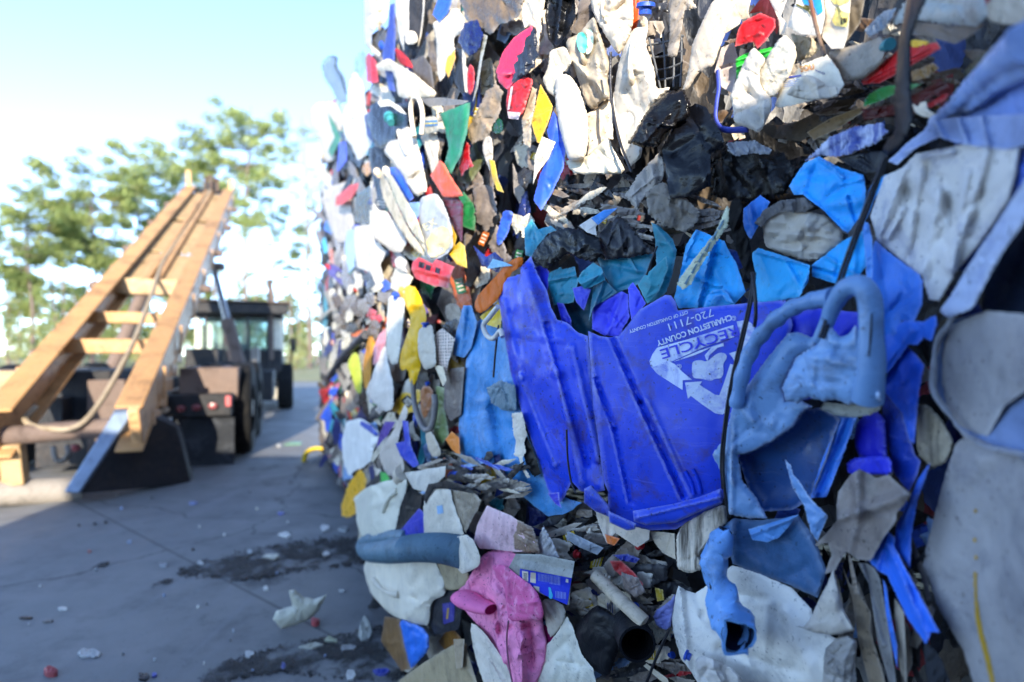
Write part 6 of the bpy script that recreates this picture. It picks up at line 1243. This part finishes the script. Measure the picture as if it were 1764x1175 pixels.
LT = [(155, 1128, 24, 9, '#a9b4be', 'pale torn wrapper flat on the concrete, low left'), (106, 1050, 11, 4, '#c5cdd2', 'small white flake above the low left wrapper'), (160, 1126, 8, 12, '#8c98a2', 'grey scrap on the low left wrapper'),
      (466, 961, 17, 7, '#c3c7bd', 'cream sheet on the upper dirt strip'), (563, 955, 8, 5, '#d5dade', 'white flake at the right of the upper dirt strip'), (493, 922, 13, 5, '#c7cdd4', 'white folded flake behind the upper dirt strip'),
      (562, 910, 14, 8, '#c5ccd4', 'crumpled white paper near the yellow bag'), (590, 912, 16, 7, '#9aa4ae', 'pale film at the foot of the bales'), (484, 886, 8, 3, '#20309c', 'blue bottle cap on the open concrete'),
      (334, 868, 9, 3, '#7f8fc0', 'pale blue flake behind the open concrete'), (222, 935, 5, 3, '#8ea0b8', 'grey blue flake on the open concrete'), (345, 972, 8, 6, '#b9c2ca', 'white flake at the left of the upper dirt strip'),
      (458, 1015, 6, 4, '#b9c2c8', 'white speck between the dirt strips'), (588, 1019, 9, 3, '#a9b2ba', 'grey flake between the dirt strips'), (428, 1131, 11, 8, '#b7bec6', 'white triangle on the lower dirt strip'),
      (535, 1116, 22, 8, '#bfc5bd', 'torn white paper on the lower dirt strip'), (568, 1104, 18, 6, '#b0b58f', 'greenish strip on the lower dirt strip'), (600, 1118, 18, 8, '#8f959d', 'grey film on the lower dirt strip'),
      (489, 1150, 5, 8, '#25358c', 'blue scrap on the lower dirt strip'), (266, 1165, 6, 5, '#2a3aa0', 'blue scrap by the bottom edge'), (250, 1168, 14, 8, '#17181c', 'black scrap beside a blue one by the bottom edge'),
      (42, 1066, 14, 3, '#33302e', 'dark stick on the concrete at the far left'), (84, 1072, 14, 2, '#57544f', 'thin grey stick on the concrete at the left'), (630, 1092, 14, 30, '#a9b0ae', 'upright pale flap leaning at the foot of the bales'),
      (605, 1166, 13, 12, '#ccd3da', 'white paper corner by the bottom edge'), (655, 1160, 18, 10, '#2b3fb0', 'blue film lump at the foot of the bales'), (505, 765, 20, 3, '#3f8a54', 'green film at the foot of the far bales'), (480, 768, 6, 3, '#cfd2d0', 'white flake at the foot of the far bales'),
      (154, 951, 4, 2, '#a04a3a', 'reddish flake on the open concrete'), (90, 1196, 30, 8, '#8c929c', 'grey wrapper cut by the bottom edge'), (430, 952, 5, 5, '#aebac4', 'pale crumb on the upper dirt strip'), (280, 975, 8, 5, '#8793a2', 'grey crumb left of the upper dirt strip')]
for i, (px, py, a, b, c, lab) in enumerate(LT):
    lit(lab, 'litter_scrap', 'litter', c, gblob(px, py, a, b, 6 + i % 3, 40 + i, .6), 'F', lift=.6, ca=.14, bulge=.02, group='litter on the concrete', rag=.8)
r = np.random.RandomState(77)
for i in range(34):
    px, py = r.uniform(10, 600), r.uniform(800, 1170)
    if px > 540 + (py - 800) * .2: continue
    nb = min(ITEMS, key=lambda t: abs(t[1][0] - px) + 2 * abs(t[1][1] - py))
    c = r.choice(['#9aa6b4', '#c3c9cc', '#37322e', '#5c5a58', '#8090b0', '#b9bdb4'])
    nm = {'#9aa6b4': 'blue grey', '#c3c9cc': 'white', '#37322e': 'dark brown', '#5c5a58': 'dark grey', '#8090b0': 'bluish', '#b9bdb4': 'pale'}[c]
    q = gblob(px, py, r.uniform(1.2, 3.2), r.uniform(.8, 1.7), 6, 300 + i)
    s = Surf(q, 'S', 2, seed=500 + i, ground=True, res=6); o = s.build('litter_crumb', mat(c, dirt=.2))
    tag(o, 'tiny %s crumb of litter on the shaded concrete beside the bales' % nm, 'litter', 'crumbs of litter on the concrete')

# ------------------------------------------------------------------ the smaller scraps that fill the wall between the large ones
HEROES = [(a, np.asarray(b, float), s) for a, b, s in ITEMS]
used = {}
def where(px, py):
    c = sorted(HEROES, key=lambda t: np.hypot(t[1][0] - px, t[1][1] - py))[:6]
    out = []
    for a, b, s in c:
        dx, dy = px - b[0], py - b[1]
        rel = ('just right of' if dx > 0 else 'just left of') if abs(dx) > abs(dy) else ('just below' if dy > 0 else 'just above')
        out.append((rel, a))
    return out
def filler_label(base, px, py):
    w_ = where(px, py)
    cands = ['%s %s the %s' % (base, r_, a) for r_, a in w_] + ['%s between the %s and the %s' % (base, w_[0][1], w_[j][1]) for j in (1, 2, 3)] + ['tiny ' + '%s %s the %s' % (base, r_, a) for r_, a in w_] + ['smaller ' + '%s %s the %s' % (base, r_, a) for r_, a in w_]
    for c in cands:
        if c not in used and len(c.split()) <= 16:
            used[c] = 1; return c
    return cands[0]
FC = dict(white='#d0ccc4', cream='#d6c9ae', grey='#9c9791', taupe='#7d7166', black='#121214', charcoal='#303033', navy='#1d2a66', blue='#2a56c4', red='#b81f24', yellow='#dcae1c', green='#1f7a44', teal='#2a8b9c', orange='#d9661c', pink='#cf7a8c', brown='#5c4630', amber='#9a6a2c', purple='#4a3390', lightblue='#8fb2dc', olive='#5d6440', milky='#bcbcb8')
def shape(kind, w_, h_, r):
    if kind == 'bottle':
        p = np.array([[-.5, -.3], [-.42, -.5], [.2, -.5], [.36, -.28], [.5, -.16], [.5, .16], [.36, .28], [.2, .5], [-.42, .5], [-.5, .3]]); p[:, 1] *= r.uniform(.75, 1.1); p = p[:, ::-1]
    elif kind == 'jug':
        n = 9; a = np.linspace(0, 6.283, n, endpoint=False); p = np.stack([np.cos(a), np.sin(a)], 1) * .5 * r.uniform(.75, 1.1, (n, 1))
    elif kind == 'strip':
        b = r.uniform(-.25, .25); t = np.linspace(-.5, .5, 6); c = b * (1 - (2 * t) ** 2); p = np.vstack([np.stack([c - .18, t], 1), np.stack([c + .18, t], 1)[::-1]]); p[:, 0] *= 1.4
    elif kind == 'film':
        n = 12; a = np.linspace(0, 6.283, n, endpoint=False) + r.uniform(-.15, .15, n); p = np.stack([np.cos(a), np.sin(a)], 1) * .5 * r.uniform(.55, 1.15, (n, 1))
    else:
        n = r.randint(4, 7); a = np.sort(r.uniform(0, 6.283, n)) ; a = np.linspace(0, 6.283, n, endpoint=False) + r.uniform(-.4, .4, n); p = np.stack([np.cos(a), np.sin(a)], 1) * .5 * r.uniform(.7, 1.2, (n, 1))
    p = p * np.array([w_, h_]) + r.normal(0, .03, p.shape) * min(w_, h_)
    t = r.normal(0, .38); R_ = np.array([[math.cos(t), -math.sin(t)], [math.sin(t), math.cos(t)]])
    return p @ R_.T
KN = dict(bottle=('crushed_bottle', 'bottle', 'crushed bottle', 'J'), jug=('crushed_jug', 'jug', 'dented jug', 'J'), strip=('plastic_strip', 'strip', 'plastic strip', 'S'), film=('film_bag', 'plastic bag', 'film scrap', 'F'), shard=('plastic_scrap', 'plastic scrap', 'plastic shard', 'S'))
def fill(n, x0, x1, y0, y1, w_, h_, lift, cols, kinds, seed, accept=None, pts=None):
    r = np.random.RandomState(seed); done = []; tries = 0
    while len(done) < n and tries < n * 30:
        tries += 1
        px = r.uniform(x0, x1); py = r.uniform(y0, y1)
        if accept and not accept(px, py): continue
        if any(abs(px - a) < w_[0] * .55 and abs(py - b) < h_[0] * .45 for a, b in done): continue
        done.append((px, py))
        k = r.choice(list(kinds), p=np.array(list(kinds.values())) / sum(kinds.values())); c = r.choice(list(cols), p=np.array(list(cols.values())) / sum(cols.values()))
        sx = np.interp(px, [545, 600, 680], [.6, .85, 1]) if px < 680 else 1
        q = shape(k, r.uniform(*w_) * sx, r.uniform(*h_), r) + np.array([px, py])
        nm, cat, word, pre = KN[k]
        if k == 'film' and c in ('black', 'charcoal', 'navy', 'brown', 'taupe'): nm, cat, word = 'film_wad', 'film', 'film wad'
        elif k == 'film': nm, cat = 'film_scrap', 'film'
        kw = dict(trans=.25) if c in ('milky', 'white') and k in ('film', 'jug') else {}
        kw['dirt'] = .3 if r.rand() < .6 else .55
        cc = FC[c]
        SEED[0] += 1
        s = Surf(q, pre, lift + (6 if px < 900 else -2) + r.uniform(-14, 10), seed=SEED[0], res=14, **(dict(rag=2.6, bulge=.1) if pre == 'J' else {}))
        if pre == 'F': kw.update(rough=.3, bump=.6)
        o = s.build(nm, mat(cc, **kw)); cw = {'lightblue': 'light blue'}.get(c, c)
        if k in ('bottle', 'jug') and s.size > 24 and r.rand() < .6: fittings(s, o, k, SEED[0])
        if k in ('bottle', 'jug') and s.size > 26 and r.rand() < .6:
            SURF['f'] = (s, o); e1 = s.poly - s.c; vt = np.linalg.svd(e1, full_matrices=False)[2]; d1 = vt[0]; d2 = vt[1]; L1, L2 = np.abs(e1 @ d1).max(), np.abs(e1 @ d2).max()
            o1 = r.uniform(-.3, .1) * L1; lc_ = r.choice(['#2a4fb0', '#b22a2a', '#d0b02a', '#3a8a4a', '#d8d2c6', '#c86a26', '#202024'])
            bx = lambda u0, u1, v0, v1: [s.c + d1 * (o1 + L1 * u0) + d2 * L2 * v0, s.c + d1 * (o1 + L1 * u1) + d2 * L2 * v0, s.c + d1 * (o1 + L1 * u1) + d2 * L2 * v1, s.c + d1 * (o1 + L1 * u0) + d2 * L2 * v1]
            decal('f', 'label', lc_, bx(-.24, .24, -.46, .46), 1.5, rag=.8)
            for u in (-.14, -.02, .1): decal('f', 'label_band', '#e6e2d8' if lc_ != '#d8d2c6' else '#3a4a8a', bx(u, u + .05, -.34, .3), 2.4)
        tag(o, filler_label('%s %s' % (cw, word), px, py), cat, 'small %s scraps in the bales' % word.split()[-1])
def left_edge(px, py):       # the outline of the stack against the sky and the yard
    e = np.interp(py, [0, 90, 130, 175, 190, 560, 720, 800, 880, 950, 1060, 1150], [632, 618, 600, 575, 546, 546, 548, 556, 598, 622, 640, 660]); return px > e + 5
MIXF = dict(white=2.5, cream=4, grey=4.5, taupe=6, black=4, charcoal=4, navy=1.5, blue=1.5, red=1.2, yellow=.8, green=1, teal=.6, orange=.5, pink=.5, brown=1.5, milky=4, lightblue=1.2, olive=.4, purple=.3)
fill(130, 548, 660, 180, 930, (13, 28), (30, 74), -8, MIXF, dict(bottle=4, jug=.6, strip=4, film=4, shard=3), 11, left_edge)
fill(70, 548, 600, 420, 800, (10, 22), (18, 50), 4, dict(MIXF, charcoal=9, grey=6, teal=1.5, green=3, navy=4, lightblue=2), dict(bottle=3, jug=.5, film=4, shard=3, strip=1), 12, left_edge)
fill(34, 575, 690, 468, 575, (18, 34), (14, 34), 34, dict(brown=4, taupe=6, grey=3, cream=3, charcoal=2, blue=.4, red=.4), dict(film=6, shard=2), 13, left_edge)
fill(100, 640, 900, 0, 560, (20, 46), (46, 120), -18, MIXF, dict(bottle=3.5, jug=.7, strip=4, film=4, shard=3), 14, left_edge)
fill(90, 590, 900, 560, 880, (16, 38), (32, 84), -16, dict(MIXF, navy=3), dict(bottle=3, jug=.8, strip=4, film=4, shard=2), 15, left_edge)
fill(44, 740, 900, 790, 860, (26, 70), (6, 15), 44, dict(grey=5, charcoal=4, taupe=3, blue=1.5, lightblue=2, black=3, cream=1), dict(film=3, shard=3), 16)
fill(70, 640, 1020, 850, 1175, (26, 60), (24, 60), -8, dict(grey=4, taupe=4, charcoal=5, black=5, white=3, cream=3, navy=1.5, amber=.6), dict(film=5, shard=4, bottle=2, strip=2), 17, left_edge)
fill(110, 930, 1180, 880, 1175, (30, 90), (8, 22), 24, dict(grey=5, charcoal=5, black=4, taupe=5, white=2, cream=1.5, milky=1.5, navy=1.4, lightblue=1, red=.5), dict(film=4, shard=5), 18)
fill(30, 930, 1170, 900, 1175, (36, 80), (30, 56), 30, dict(grey=5, taupe=4, white=3, cream=3, milky=3, charcoal=3), dict(film=4, jug=2, bottle=3, shard=2), 28)
fill(80, 880, 1140, 0, 400, (22, 54), (34, 80), -6, dict(charcoal=4, black=3, grey=4, taupe=4, white=4, cream=3, milky=2, blue=.7, red=.5), dict(film=5, shard=3, bottle=2, strip=1), 19)
fill(60, 930, 1230, 300, 440, (34, 90), (7, 18), 28, dict(grey=4, charcoal=4, black=4, taupe=7, cream=3, white=2), dict(film=8, shard=2), 20)
fill(70, 1140, 1700, 0, 300, (26, 64), (16, 44), -10, dict(charcoal=4, black=5, taupe=5, brown=4, grey=4, cream=3, red=.4, navy=1), dict(film=6, shard=4, strip=2), 21)
fill(46, 1360, 1640, 110, 260, (36, 90), (7, 16), 10, dict(brown=6, black=6, charcoal=3, taupe=2, red=1, amber=1.2), dict(strip=1, film=4, shard=4), 22, lambda x, y: abs((y - 250) + (x - 1370) * .5) < 60)
fill(40, 1180, 1700, 420, 1175, (40, 90), (30, 80), -24, dict(black=3, navy=5, charcoal=3, blue=3, grey=2, lightblue=2, taupe=2), dict(shard=6, film=3), 23)
fill(26, 1420, 1600, 960, 1175, (12, 26), (60, 140), 30, dict(charcoal=5, taupe=4, black=6, grey=3), dict(strip=4, shard=2), 24)
